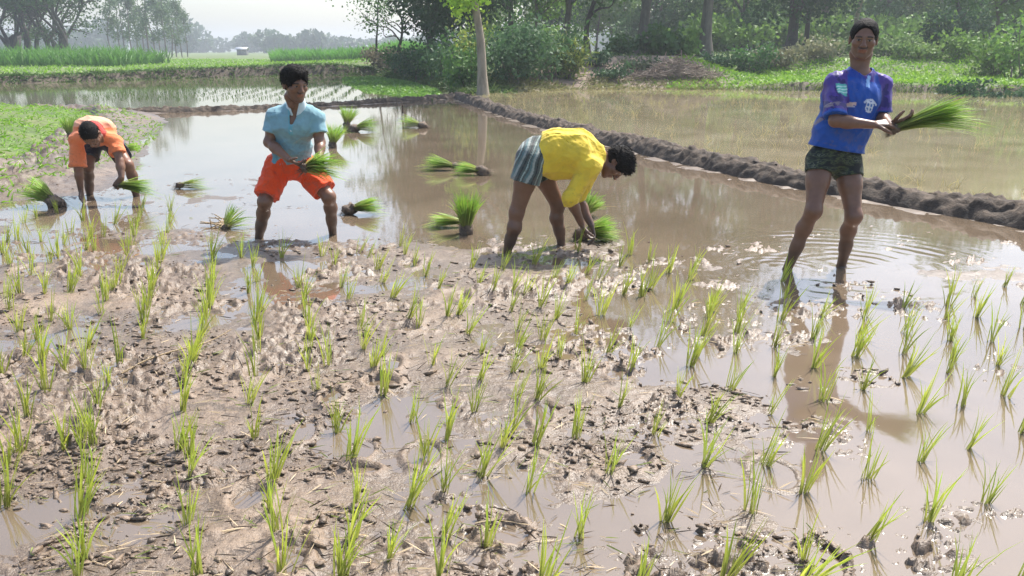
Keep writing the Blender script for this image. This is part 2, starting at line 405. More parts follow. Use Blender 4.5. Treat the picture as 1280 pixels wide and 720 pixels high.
# torn crumbs and litter lying on the mud
def crumb_mask(x, y): return sstep(-.25, .5, fbm(x * 2.3, y * 3.2, 5, 60)) * .8 + .2
r_ = np.random.default_rng(61)
t_ = r_.uniform(0, 1, 90000); cy_ = 2.0 / (1 - t_ * (1 - 2.0 / 17)); cx_ = r_.uniform(-.72, .72, 90000) * cy_
kz = mud_h(cx_, cy_); ok = (kz > -.007) & (crumb_mask(cx_, cy_) * (.35 + .65 * sstep(-.004, .012, kz)) > r_.uniform(.12, 1.25, len(kz)) ** .8) & (cx_ < .5 * cy_ + .6) & (np.maximum(sstep(7.6, 5.2, cy_), sstep(-1.7, -.6, poly_sd(cx_, cy_, SHORE)) * (cx_ < -2)) > r_.uniform(-.06, 1, len(kz)))
cx_, cy_, kz = cx_[ok][:6500], cy_[ok][:6500], kz[ok][:6500]
g_ = (1 + 5 ** .5) / 2
ICO = nrm(np.array([(-1, g_, 0), (1, g_, 0), (-1, -g_, 0), (1, -g_, 0), (0, -1, g_), (0, 1, g_), (0, -1, -g_), (0, 1, -g_), (g_, 0, -1), (g_, 0, 1), (-g_, 0, -1), (-g_, 0, 1)]))
ICF = np.array([(0, 11, 5), (0, 5, 1), (0, 1, 7), (0, 7, 10), (0, 10, 11), (1, 5, 9), (5, 11, 4), (11, 10, 2), (10, 7, 6), (7, 1, 8), (3, 9, 4), (3, 4, 2), (3, 2, 6), (3, 6, 8), (3, 8, 9), (4, 9, 5), (2, 4, 11), (6, 2, 10), (8, 6, 7), (9, 8, 1)])
n_ = len(cx_); sz = np.clip(r_.lognormal(-5.35, .65, n_), .0018, .015)
V_ = ICO[None] * r_.uniform(.3, 1.5, (n_, 12, 1)) * (sz[:, None] * np.stack([r_.uniform(.8, 2.6, n_), r_.uniform(.6, 1.2, n_), r_.uniform(.45, .9, n_)], 1))[:, None]
an_ = r_.normal(0, .8, n_)[:, None]; V_ = np.stack([V_[..., 0] * np.cos(an_) - V_[..., 1] * np.sin(an_), V_[..., 0] * np.sin(an_) + V_[..., 1] * np.cos(an_), V_[..., 2]], -1)
V_ += np.stack([cx_, cy_, np.maximum(kz, -.003) + sz * .25], 1)[:, None]
F_ = (np.arange(n_) * 12)[:, None, None] + ICF[None]
cc_ = np.stack([np.clip(r_.normal(.68, .3, n_), 0, 1), np.where(r_.uniform(0, 1, n_) < .15, r_.uniform(.2, .7, n_), 0), np.zeros(n_)], 1)
tag(link('mud_crumbs', mesh('mud_crumbs', V_.reshape(-1, 3), F_.reshape(-1, 3), np.repeat(cc_, 12, 0), False), M_MUD), 'torn dark crumbs of mud scattered between the seedlings', 'mud crumbs', kind='stuff')
n_ = 2600; t_ = r_.uniform(0, 1, n_); ly = 2.0 / (1 - t_ * (1 - 2.0 / 8.5)); lx = r_.uniform(-.72, .45, n_) * ly; lz = mud_h(lx, ly); ok = lz > -.004; lx, ly, lz = lx[ok], ly[ok], lz[ok]; n_ = len(lx)
kk = r_.uniform(0, 1, (n_, 1)); pc = np.where(kk < .45, np.array([.50, .40, .26]), np.where(kk < .8, np.array([.05, .038, .028]), np.array([.2, .24, .07])))
tag(link('plant_litter', mesh('plant_litter', *blades(np.c_[lx, ly, lz + .008], np.c_[r_.normal(0, 1, n_), r_.normal(0, .7, n_), r_.normal(.04, .12, n_)], r_.uniform(.02, .10, n_), r_.uniform(.003, .006, n_), .05, pc, pc, 3, 9, np.array([0, 0, 1.]) + r_.normal(0, .7, (n_, 3)))), M_GRASS), 'bits of straw and rotten leaf lying on the mud', 'plant litter', kind='stuff')
def mudz(p): return float(mud_h(np.array([p[0]]), np.array([p[1]]))[0])

# ---------------------------------------------------------------- rice seedlings, one by one
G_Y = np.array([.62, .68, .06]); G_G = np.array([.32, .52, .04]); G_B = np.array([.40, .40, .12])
def clump_mesh(seed):
    r = np.random.default_rng(seed); n = int(r.integers(10, 19))
    base = np.c_[r.normal(0, .009, n), r.normal(0, .009, n), np.full(n, -.03)]
    d = np.c_[r.normal(0, .115, n), r.normal(0, .115, n), np.ones(n)]
    k = r.uniform(0, 1, n)[:, None]
    c1 = G_Y * k + G_G * (1 - k)
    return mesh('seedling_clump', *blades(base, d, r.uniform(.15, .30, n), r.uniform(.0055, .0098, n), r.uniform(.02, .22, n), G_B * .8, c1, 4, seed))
CL = [clump_mesh(100 + i) for i in range(16)]
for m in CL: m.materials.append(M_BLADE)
LINES = [
 ('the line at the left edge of the field', [(5, 634), (12, 588), (26, 570), (38, 525), (3, 470), (30, 447), (12, 392), (25, 372), (9, 375), (12, 332), (5, 318), (10, 303), (22, 300)]),
 ("the ragged line below the weedy bank", [(98, 722), (103, 700), (100, 645), (58, 490), (46, 425), (67, 402), (40, 345), (62, 330), (35, 315), (52, 302), (30, 279), (45, 273), (72, 266)]),
 ("the line below the orange-shirted man's planted hand", [(81, 462), (88, 367), (100, 345), (72, 322), (80, 306), (88, 292), (108, 312), (118, 314), (113, 298), (130, 296), (143, 280), (104, 276)]),
 ("the thick line below the orange-shirted man's bundle", [(105, 602), (118, 562), (105, 560), (110, 545), (124, 516), (108, 463), (108, 438), (125, 393), (132, 376), (140, 366), (146, 358), (150, 345), (158, 319), (163, 308), (168, 296), (172, 284), (175, 272), (178, 259)]),
 ('the dense line left of the straw stalk', [(137, 488), (150, 457), (180, 425), (180, 406), (184, 391), (188, 377), (190, 365), (192, 353), (196, 342), (200, 330), (203, 318), (206, 305), (208, 292), (212, 278), (213, 263)]),
 ('the dense line crossing the straw stalk', [(245, 724), (233, 656), (240, 602), (236, 575), (225, 565), (228, 519), (230, 487), (235, 473), (239, 460), (243, 448), (248, 435), (253, 421), (256, 409), (258, 398), (262, 386), (262, 374), (264, 362), (265, 350), (266, 338), (265, 325), (263, 312)]),
 ("the line below the orange shorts' left foot", [(355, 716), (337, 645), (340, 606), (320, 548), (312, 506), (318, 470), (322, 446), (325, 426), (320, 403), (324, 388), (310, 366), (322, 352), (316, 333), (302, 323)]),
 ("the line rising between the orange shorts' feet", [(425, 724), (447, 631), (437, 579), (422, 541), (395, 490), (410, 458), (385, 467), (384, 443), (388, 426), (386, 412), (382, 396), (380, 378), (375, 359), (352, 323)]),
 ("the line below the orange shorts' right foot", [(487, 700), (532, 573), (516, 528), (480, 493), (466, 462), (475, 448), (454, 438), (450, 413), (437, 375), (427, 359), (418, 331), (402, 320)]),
 ("the line below the bundle beside orange shorts", [(550, 728), (556, 619), (560, 484), (540, 458), (525, 412), (512, 405), (490, 373), (478, 353), (472, 337), (460, 323), (448, 316)]),
 ('the line left of the tall standing bundle', [(608, 683), (593, 515), (603, 444), (585, 418), (573, 395), (560, 398), (548, 361), (532, 345), (518, 332), (506, 320), (502, 308)]),
 ("the line below the yellow-shirted man's left foot", [(627, 563), (642, 540), (640, 466), (648, 412), (638, 391), (618, 368), (642, 367), (598, 356), (628, 339), (590, 336)]),
 ("the line rising between the yellow-shirted man's feet", [(660, 616), (672, 503), (678, 426), (675, 386), (657, 369), (692, 349), (668, 333)]),
 ("the line below the yellow-shirted man's hands", [(680, 732), (723, 672), (700, 446), (720, 417), (695, 400), (709, 360), (733, 342), (722, 318)]),
 ("the line right of the yellow-shirted man's bundle", [(720, 546), (733, 479), (758, 441), (751, 394), (732, 375), (749, 353), (775, 333), (788, 318)]),
 ('the line climbing right past the grey puddle', [(762, 594), (775, 511), (790, 466), (786, 412), (803, 371), (779, 368), (813, 362), (811, 328)]),
 ("the long leaning line left of the blue-shirted man", [(800, 736), (830, 651), (818, 545), (847, 500), (823, 433), (836, 402), (843, 386), (850, 374), (835, 341), (862, 350), (866, 338)]),
 ("the line just left of the blue-shirted man's shadow", [(880, 584), (888, 529), (863, 458), (870, 446), (880, 419), (884, 396), (892, 376), (888, 388)]),
 ("the line ending in the blue-shirted man's shadow", [(908, 726), (938, 641), (912, 487), (920, 441), (922, 416), (925, 396), (928, 384)]),
 ("the line below the blue-shirted man's left foot", [(958, 581), (962, 518), (967, 471), (967, 433), (975, 401), (980, 376), (979, 352)]),
 ("the line below the blue-shirted man's right foot", [(998, 738), (1005, 701), (1005, 616), (1025, 561), (1030, 501), (1018, 460), (1017, 426), (1027, 396)]),
 ("the puddle line just right of the blue-shirted man", [(1090, 679), (1083, 598), (1086, 539), (1078, 487), (1070, 446), (1075, 421), (1080, 396)]),
 ("the second puddle line right of the blue-shirted man", [(1158, 651), (1150, 577), (1148, 516), (1132, 471), (1130, 441), (1132, 416), (1130, 386)]),
 ("the third puddle line right of the blue-shirted man", [(1195, 738), (1233, 629), (1210, 561), (1203, 506), (1185, 466), (1192, 451), (1188, 426), (1183, 399), (1185, 381)]),
 ("the last puddle line at the right edge", [(1277, 722), (1277, 541), (1255, 496), (1248, 456), (1240, 426), (1278, 410), (1220, 396), (1278, 381), (1218, 371), (1255, 358)]),
]
ORD = 'first second third fourth fifth sixth seventh eighth ninth tenth eleventh twelfth thirteenth fourteenth fifteenth sixteenth seventeenth eighteenth nineteenth twentieth twenty-first'.split()
k = 0
for nm, pts in LINES:
    pts = sorted(pts, key=lambda p: -p[1]); full = [pts[0]]
    for a_, b_ in zip(pts[:-1], pts[1:]):
        if a_[1] - b_[1] > 12 + .082 * a_[1] and abs(a_[0] - b_[0]) < 60 and a_[0] < 690: full.append(((a_[0] + b_[0]) / 2 + 3, (a_[1] + b_[1]) / 2 - 3))
        full.append(b_)
    pts = full
    for i, (u, v) in enumerate(pts):
        p = gp(u, v); z = max(0., mudz(p))
        o = link('rice_seedling', CL[k % 16]); k = k * 5 + 3 if False else k + 1
        r = np.random.default_rng(1000 + k)
        dense = 250 if u < 420 else 0
        lean = .10 + (.16 if u > 430 else .02) + r.normal(0, .08)
        o.location = (p[0], p[1], z)
        o.rotation_euler = (r.normal(0, .09), lean, 0)
        o.rotation_euler.rotate_axis('Z', r.uniform(0, 6.28))
        s = r.uniform(.74, 1.12); o.scale = (s * .95, s * .95, s)
        NSEED = k; tag(o, '%s seedling clump from the camera in %s' % (ORD[i], nm), 'rice seedling', 'rice seedlings planted out in lines')

print('seedlings', NSEED)
# ---------------------------------------------------------------- bundles of seedlings
def bundle(root, dirn, L, n, spread, label, seed, ball=.05, fan=.09, lie=False, group='bundles of rice seedlings', dark=0.):
    n = int(n * 1.6); ball *= .74; L = L * .88; spread = spread * .9; r = np.random.default_rng(seed); root = np.array(root, float); d = nrm(dirn)
    e = empty('seedling_bundle', tuple(root))
    a = nrm(np.cross(d, [0.3, .2, 1.] if abs(d[2]) < .9 else [1., 0, 0])); b = np.cross(d, a)
    an = r.uniform(0, 6.28, n); rr = np.sqrt(r.uniform(0, 1, n))
    off = (a * np.cos(an)[:, None] + b * np.sin(an)[:, None]) * rr[:, None]
    base = off * spread * np.array([1, 1, .6 if lie else 1]) + d * r.uniform(-.02, .03, n)[:, None]
    dd = d + off * fan * 3.4 + r.normal(0, .05, (n, 3))
    if lie: base[:, 2] = np.maximum(base[:, 2], -root[2] + .012); dd[:, 2] = np.maximum(dd[:, 2], .02)
    n = len(base); k = r.uniform(0, 1, n)[:, None]
    c1 = (np.array([.36, .60, .05]) * k + np.array([.12, .36, .03]) * (1 - k)) * (1 - dark)
    yl = r.uniform(0, 1, n) < .09; c1[yl] = np.array([.55, .47, .14]) * r.uniform(.6, 1, (yl.sum(), 1))
    V, F, c = blades(base, dd, L * r.uniform(.65, 1.1, n), r.uniform(.006, .011, n), r.uniform(.02, .2, n) + (r.uniform(0, 1, n) < .2) * r.uniform(0, .5, n), np.array([.34, .36, .12]), c1, 5, seed)
    if lie: V[:, 2] = np.maximum(V[:, 2], -root[2] + .006)
    link('leaves', mesh('bundle_leaves', V, F, c), M_BLADE, e)
    # root ball: lumpy mud with rootlets
    nu, nv = 18, 12; th = np.linspace(0, 2 * np.pi, nu, endpoint=False); ph = np.linspace(.02, np.pi - .02, nv)
    T, Pp = np.meshgrid(th, ph, indexing='ij')
    sx = np.sin(Pp) * np.cos(T); sy = np.sin(Pp) * np.sin(T); sz = np.cos(Pp)
    R = 1 + .5 * fbm(np.cos(T) * 2.1 + seed, np.sin(T) * 2.1 + Pp * 2.2, 4, seed)
    Q = (a * (sx * R * ball * 1.0)[..., None] + b * (sy * R * ball)[..., None] + d * (sz * R * ball * 1.25)[..., None]) - d * ball * .7
    i = (np.arange(nu)[:, None] * nv); i2 = ((np.arange(nu) + 1) % nu)[:, None] * nv; j = np.arange(nv - 1)[None]
    Fq = np.stack([i + j, i + j + 1, i2 + j + 1, i2 + j], -1).reshape(-1, 4)
    nr = 110
    rb = blades(-d * ball * 1.2 + r.normal(0, ball * .45, (nr, 3)), -d + r.normal(0, .5, (nr, 3)) + np.array([0, 0, -.25]), r.uniform(.4, 1.3, nr) * ball * 1.7, .004, .2, np.ones(3), np.ones(3), 2, seed + 1)
    link('roots', mesh('bundle_roots', *join([(Q.reshape(-1, 3), Fq, np.ones((nu * nv, 3))), rb])), M_ROOT, e)
    return tag(e, label, 'seedling bundle', group)
def on(u, v, dz=0.): p = gp(u, v); return (p[0], p[1], max(0, mudz(p)) + dz)
bundle(on(583, 292, .06), (.03, 0, 1), .35, 240, .045, 'tall bundle of rice seedlings standing upright on its muddy roots', 1, .085, .07)
bundle(on(574, 284, .05), (-1, -.1, .12), .27, 130, .04, 'flat dark green bundle lying against the tall standing bundle', 2, .04, .09, True)
bundle(on(443, 268, .06), (1, -.1, .22), .27, 170, .045, 'bundle lying beside the far foot of the man in orange shorts', 3, .075, .1, True)
bundle(on(566, 213, .06), (-1, .1, .2), .38, 170, .05, 'bundle lying with pale roots, left of the pair in mid field', 4, .06, .08, True)
bundle(on(598, 219, .06), (-1, .1, .2), .3, 170, .05, 'bundle lying with spread brown roots, right of the pair in mid field', 5, .09, .09, True)
bundle(on(525, 160, .06), (-1, .1, .2), .5, 140, .07, 'small distant bundle lying near the thin stick', 6, .1, .1, True)
bundle(on(446, 165, .07), (1, .0, .25), .45, 150, .07, 'distant bundle lying beside the two upright ones', 7, .12, .12, True)
bundle(on(434, 160, .10), (.18, .1, 1), .42, 170, .07, 'farther of the two upright bundles right of the teal-shirted man', 8, .1, .14)
bundle(on(417, 184, .08), (.2, 0, 1), .38, 170, .06, 'nearer of the two upright bundles right of the teal-shirted man', 9, .09, .13)
bundle(on(228, 236, .04), (1, 0, .1), .3, 60, .06, 'thin flat bundle of seedlings on the wet mud between two men', 10, .05, .06, True)
bundle(on(66, 258, .07), (-.75, .1, .55), .32, 170, .05, 'dark bundle leaning on a mud lump at the left edge', 11, .10, .12)
bundle((gp(88, 172, .2)[0], gp(88, 172, .2)[1], .27), (-.1, .3, 1), .34, 120, .05, 'upright bundle standing in the weeds behind the orange shirt', 12, .05, .1)
bundle(on(158, 196, .07), (1, .3, .4), .22, 100, .05, 'short bundle on the mud behind the orange-shirted man', 13, .05, .1, True)
bundle(on(733, 272, .06), (.5, .5, .75), .22, 130, .05, 'bundle on the water behind the arms of the yellow-shirted man', 14, .05, .12)
bundle(on(735, 301, .07), (1, -.1, .3), .24, 200, .05, 'bundle with black roots held down by the yellow-shirted man', 15, .085, .13)
bundle(on(285, 286, .03), (.5, .2, .5), .22, 60, .04, 'ragged tuft beside straw near the teal-shirted man', 16, .04, .2)

# ---------------------------------------------------------------- people: one continuous implicit surface each
class Field:
    def __init__(s, lo, hi, h):
        s.lo = np.array(lo, float) - 3 * h; s.h = h
        s.n = np.ceil((np.array(hi) - s.lo) / h).astype(int) + 4;
        s.f = np.full(s.n, .2, np.float32)
    def block(s, lo, hi):
        i0 = np.maximum(0, np.floor((lo - s.lo) / s.h).astype(int)); i1 = np.minimum(s.n, np.ceil((hi - s.lo) / s.h).astype(int) + 1)
        if (i1 <= i0).any(): return None, None
        ax = [(np.arange(i0[k], i1[k]) * s.h + s.lo[k]).astype(np.float32) for k in range(3)]
        sl = tuple(slice(i0[k], i1[k]) for k in range(3))
        return sl, (ax[0][:, None, None], ax[1][None, :, None], ax[2][None, None, :])
    def put(s, sl, d, k, sub=False):
        g = s.f[sl]
        if sub:
            d = -d; hh = np.maximum(k - np.abs(g - d), 0) / k; s.f[sl] = np.maximum(g, d) + hh * hh * k * .25
        else:
            hh = np.maximum(k - np.abs(g - d), 0) / k; s.f[sl] = np.minimum(g, d) - hh * hh * k * .25
    def cone(s, a, b, ra, rb, k=.02, sub=False, clip=None, flat=None):
        a = np.asarray(a, float); b = np.asarray(b, float); m = max(ra, rb) + k + 3 * s.h
        sl, g = s.block(np.minimum(a, b) - m, np.maximum(a, b) + m)
        if sl is None: return
        e = b - a; q = [g[i] - a[i] for i in range(3)]
        t = np.clip((q[0] * e[0] + q[1] * e[1] + q[2] * e[2]) / (e @ e + 1e-12), 0, 1)
        d = np.sqrt((q[0] - e[0] * t) ** 2 + (q[1] - e[1] * t) ** 2 + (q[2] - e[2] * t) ** 2) - (ra + (rb - ra) * t)
        for (pt, nn) in (clip or []):
            nn = nrm(nn); d = np.maximum(d, (g[0] - pt[0]) * nn[0] + (g[1] - pt[1]) * nn[1] + (g[2] - pt[2]) * nn[2])
        s.put(sl, d.astype(np.float32), k, sub)
    def ell(s, c, R, rad, k=.02, sub=False):
        c = np.asarray(c, float); rad = np.asarray(rad, float); m = rad.max() + k + 3 * s.h
        sl, g = s.block(c - m, c + m)
        if sl is None: return
        q = [g[i] - c[i] for i in range(3)]
        l = [(q[0] * R[i][0] + q[1] * R[i][1] + q[2] * R[i][2]) for i in range(3)]
        k0 = np.sqrt(sum((l[i] / rad[i]) ** 2 for i in range(3))); k1 = np.sqrt(sum((l[i] / rad[i] ** 2) ** 2 for i in range(3))) + 1e-9
        s.put(sl, (k0 * (k0 - 1) / k1).astype(np.float32), k, sub)
    def cut(s, pt, nn):                # keep the side opposite to nn
        nn = nrm(nn); g = [np.arange(s.n[k]) * s.h + s.lo[k] for k in range(3)]
        s.f = np.maximum(s.f, ((g[0][:, None, None] - pt[0]) * nn[0] + (g[1][None, :, None] - pt[1]) * nn[1] + (g[2][None, None, :] - pt[2]) * nn[2]).astype(np.float32))
    def shell(s, th): s.f = np.maximum(s.f, -(s.f + th))
    def folds(s, amp, sc, seed, stretch=(1, 1, 1)):
        r = np.random.default_rng(seed); g = [np.arange(s.n[k]) * s.h + s.lo[k] for k in range(3)]
        I = np.nonzero(np.abs(s.f) < .03)
        X, Y, Z = g[0][I[0]], g[1][I[1]], g[2][I[2]]; tot = np.zeros(len(X))
        wx = np.sin(X * 9 + Z * 7 + r.uniform(0, 6)) * .06; wy = np.sin(Y * 8 - X * 6 + r.uniform(0, 6)) * .06; wz = np.sin(Z * 7 + Y * 9 + r.uniform(0, 6)) * .06
        for i in range(5):
            d = nrm(r.normal(0, 1, 3)); f = sc * r.uniform(.7, 1.9)
            tot += (1 - np.abs(np.sin(((X + wy) * d[0] + (Y + wz) * d[1] + (Z + wx) * d[2]) * f + r.uniform(0, 6)))) ** 2
        s.f[I] -= (amp * (tot / 5 - .2)).astype(np.float32)
    def surf(s):
        f = s.f; ins = f < 0; h = s.h
        n = np.array(f.shape); cnt = np.zeros(n - 1, np.int8)
        for a in (0, 1):
            for b in (0, 1):
                for c in (0, 1): cnt += ins[a:n[0] - 1 + a, b:n[1] - 1 + b, c:n[2] - 1 + c]
        cells = np.argwhere((cnt > 0) & (cnt < 8)); idx = np.full(n - 1, -1, np.int32)
        idx[cells[:, 0], cells[:, 1], cells[:, 2]] = np.arange(len(cells))
        acc = np.zeros((len(cells), 3)); num = np.zeros(len(cells))
        for ax in range(3):
            o = [i for i in range(3) if i != ax]
            for a in (0, 1):
                for b in (0, 1):
                    p = cells.copy(); p[:, o[0]] += a; p[:, o[1]] += b; q = p.copy(); q[:, ax] += 1
                    fp_ = f[p[:, 0], p[:, 1], p[:, 2]]; fq = f[q[:, 0], q[:, 1], q[:, 2]]
                    m = (fp_ < 0) != (fq < 0); t = np.where(m, fp_ / np.where(m, fp_ - fq, 1), 0)
                    pt = p.astype(float); pt[:, ax] += t
                    acc += pt * m[:, None]; num += m
        V = acc / num[:, None] * h + s.lo
        F = []
        for ax in range(3):
            o = [(ax + 1) % 3, (ax + 2) % 3]
            sa = [slice(None)] * 3; sb = [slice(None)] * 3; sa[ax] = slice(0, -1); sb[ax] = slice(1, None)
            a, b = ins[tuple(sa)], ins[tuple(sb)]
            E = np.argwhere(a != b)
            E = E[(E[:, o[0]] > 0) & (E[:, o[1]] > 0) & (E[:, o[0]] < n[o[0]] - 1) & (E[:, o[1]] < n[o[1]] - 1)]
            flip = ins[E[:, 0], E[:, 1], E[:, 2]]
            def at(d0, d1):
                p = E.copy(); p[:, o[0]] += d0; p[:, o[1]] += d1; return idx[p[:, 0], p[:, 1], p[:, 2]]
            q = np.stack([at(-1, -1), at(0, -1), at(0, 0), at(-1, 0)], 1)
            q[~flip] = q[~flip][:, ::-1]; F.append(q)
        F = np.concatenate(F); F = F[(F >= 0).all(1)]
        return V, F

def cloth_mat(name, weave=900, rough=.8, sheen=.2):
    m, nt, N, L, bs = M(name)
    at = N.new('ShaderNodeAttribute'); at.attribute_name = 'Col'
    tc = N.new('ShaderNodeTexCoord'); n = noise_tex(N, L, 14, 4, .6, tc.outputs['Object'])
    g = ramp(N, [(.3, (.8, .8, .8)), (.7, (1.08, 1.08, 1.08))]); L.new(n.outputs[0], g.inputs[0])
    L.new(mix_rgb(N, L, .6, at.outputs['Color'], g.outputs[0], 'MULTIPLY'), bs.inputs['Base Color'])
    bs.inputs['Roughness'].default_value = rough; bs.inputs['Sheen Weight'].default_value = sheen
    bs.inputs['Specular IOR Level'].default_value = .25
    n2 = noise_tex(N, L, 60, 3, .6, tc.outputs['Object'])
    L.new(bump(N, L, n2.outputs[0], .25, .004), bs.inputs['Normal'])
    return m
M_CLOTH = cloth_mat('cotton_cloth'); M_JERSEY = cloth_mat('jersey_cloth', rough=.5, sheen=.05)
def camo_mat():
    m, nt, N, L, bs = M('camouflage_cloth')
    tc = N.new('ShaderNodeTexCoord'); mp = N.new('ShaderNodeMapping'); mp.inputs['Scale'].default_value = (1, 1, 2.6)
    L.new(tc.outputs['Object'], mp.inputs[0])
    n = noise_tex(N, L, 15, 2, .5, mp.outputs[0])
    r = ramp(N, [(0, (.008, .01, .01)), (.44, (.02, .03, .02)), (.5, (.055, .07, .03)), (.56, (.015, .02, .018)), (.62, (.10, .115, .075)), (.67, (.012, .016, .014))])
    r.color_ramp.interpolation = 'CONSTANT'; L.new(n.outputs[0], r.inputs[0]); L.new(r.outputs[0], bs.inputs['Base Color']); bs.inputs['Roughness'].default_value = .8
    return m
M_CAMO = camo_mat()
def skin_mat():
    m, nt, N, L, bs = M('skin')
    at = N.new('ShaderNodeAttribute'); at.attribute_name = 'Col'
    tc = N.new('ShaderNodeTexCoord'); n = noise_tex(N, L, 26, 4, .6, tc.outputs['Object'])
    g = ramp(N, [(.3, (.82, .8, .8)), (.7, (1.1, 1.08, 1.06))]); L.new(n.outputs[0], g.inputs[0])
    L.new(mix_rgb(N, L, .7, at.outputs['Color'], g.outputs[0], 'MULTIPLY'), bs.inputs['Base Color'])
    bs.inputs['Roughness'].default_value = .42; bs.inputs['Specular IOR Level'].default_value = .5
    bs.inputs['Subsurface Weight'].default_value = .08; bs.inputs['Subsurface Radius'].default_value = (.02, .008, .004); bs.inputs['Subsurface Scale'].default_value = .4
    n2 = noise_tex(N, L, 180, 3, .6, tc.outputs['Object']); L.new(bump(N, L, n2.outputs[0], .15, .002), bs.inputs['Normal'])
    return m
M_SKIN = skin_mat()
def hair_mat():
    m, nt, N, L, bs = M('black_hair')
    tc = N.new('ShaderNodeTexCoord'); mp = N.new('ShaderNodeMapping'); mp.inputs['Scale'].default_value = (1, 1, .3); L.new(tc.outputs['Object'], mp.inputs[0])
    n = noise_tex(N, L, 220, 4, .7, mp.outputs[0]); r = ramp(N, [(.3, (.004, .0035, .0035)), (.7, (.016, .013, .011))]); L.new(n.outputs[0], r.inputs[0])
    L.new(r.outputs[0], bs.inputs['Base Color']); bs.inputs['Roughness'].default_value = .6; bs.inputs['Specular IOR Level'].default_value = .12
    L.new(bump(N, L, n.outputs[0], .9, .008), bs.inputs['Normal']); return m
M_HAIR = hair_mat()

def head_frame(F, U):
    F = nrm(F); U = np.asarray(U, float); U = nrm(U - F * (U @ F)); X = np.cross(F, U)   # X: person's right
    return np.stack([X, F, U])
def head_sdf(f, c, R, s):
    def w(p): return c + (np.array(p) * s) @ R
    def E(p, r, k=.02, sub=False): f.ell(w(p), R, np.array(r) * s, k * s, sub)
    def K(a, b, ra, rb, k=.012, sub=False): f.cone(w(a), w(b), ra * s, rb * s, k * s, sub)
    E((0, -.012, .03), (.074, .095, .086))
    E((0, .028, -.04), (.061, .06, .074), .03)
    K((0, .066, -.096), (0, .06, -.09), .021, .02, .02)
    for q in (-1, 1):
        E((q * .045, .054, -.022), (.023, .024, .02), .02)
        K((q * .047, .022, -.060), (q * .018, .060, -.096), .015, .017, .02)
        K((q * .012, .082, .021), (q * .045, .068, .019), .009, .008, .02)
        E((q * .031, .097, .000), (.017, .010, .010), .012, True)
        E((q * .031, .071, -.001), (.0155, .0155, .0145), .004)
        K((q * .019, .085, .0055), (q * .043, .077, .005), .0035, .003, .004)
        E((q * .0125, .098, -.034), (.009, .011, .008), .006)
        E((q * .078, -.008, -.006), (.009, .021, .031), .008)
        E((q * .083, .000, -.004), (.007, .010, .018), .005, True)
        K((q * .03, .0, -.15), (q * .045, -.02, -.09), .02, .024, .03)
    K((0, .087, .012), (0, .106, -.03), .008, .0125, .010)
    K((-.019, .083, -.056), (.019, .083, -.056), .0075, .0075, .006); K((0, .088, -.055), (0, .0885, -.056), .008, .008, .006)
    K((-.017, .081, -.067), (.017, .081, -.067), .0085, .0085, .006)
    K((-.024, .094, -.0615), (.024, .094, -.0615), .003, .003, .004, True)
def hand(f, wr, d, pn, thumb_side, curl, s=1.0, spread=.12):
    d = nrm(d); pn = np.asarray(pn, float); pn = nrm(pn - d * (pn @ d)); a = np.cross(d, pn) * thumb_side   # a points to the thumb edge
    wr = np.asarray(wr, float)
    for k in (-.026, -.009, .009, .026):
        f.cone(wr + d * .012 * s + a * k * .6 * s, wr + d * .088 * s + a * k * s, .015 * s, .0115 * s, .010)
    Ls = [(.027, .040, .025, .02), (.009, .045, .028, .021), (-.009, .041, .026, .02), (-.026, .032, .02, .018)]
    for j, (k, l1, l2, l3) in enumerate(Ls):
        p = wr + d * .085 * s + a * k * s; ang = 0.; dd = nrm(d + a * k * spread * 30 * .1)
        for i, l in enumerate((l1, l2, l3)):
            ang += curl * (.7, 1., .8)[i] * (1 + .08 * j)
            v = dd * math.cos(ang) + pn * math.sin(ang); q = p + v * l * s
            f.cone(p, q, (.0098 - .0009 * i) * s, (.0093 - .0011 * i) * s, .003); p = q
    p = wr + d * .028 * s + a * .024 * s
    for i, (l, an) in enumerate(((.042, .35), (.032, .7), (.026, 1.0))):
        v = nrm(a * (1 - .45 * i) * .8 + d * .75 + pn * curl * an); q = p + v * l * s
        f.cone(p, q, (.0135 - .0018 * i) * s, (.012 - .002 * i) * s, .006); p = q

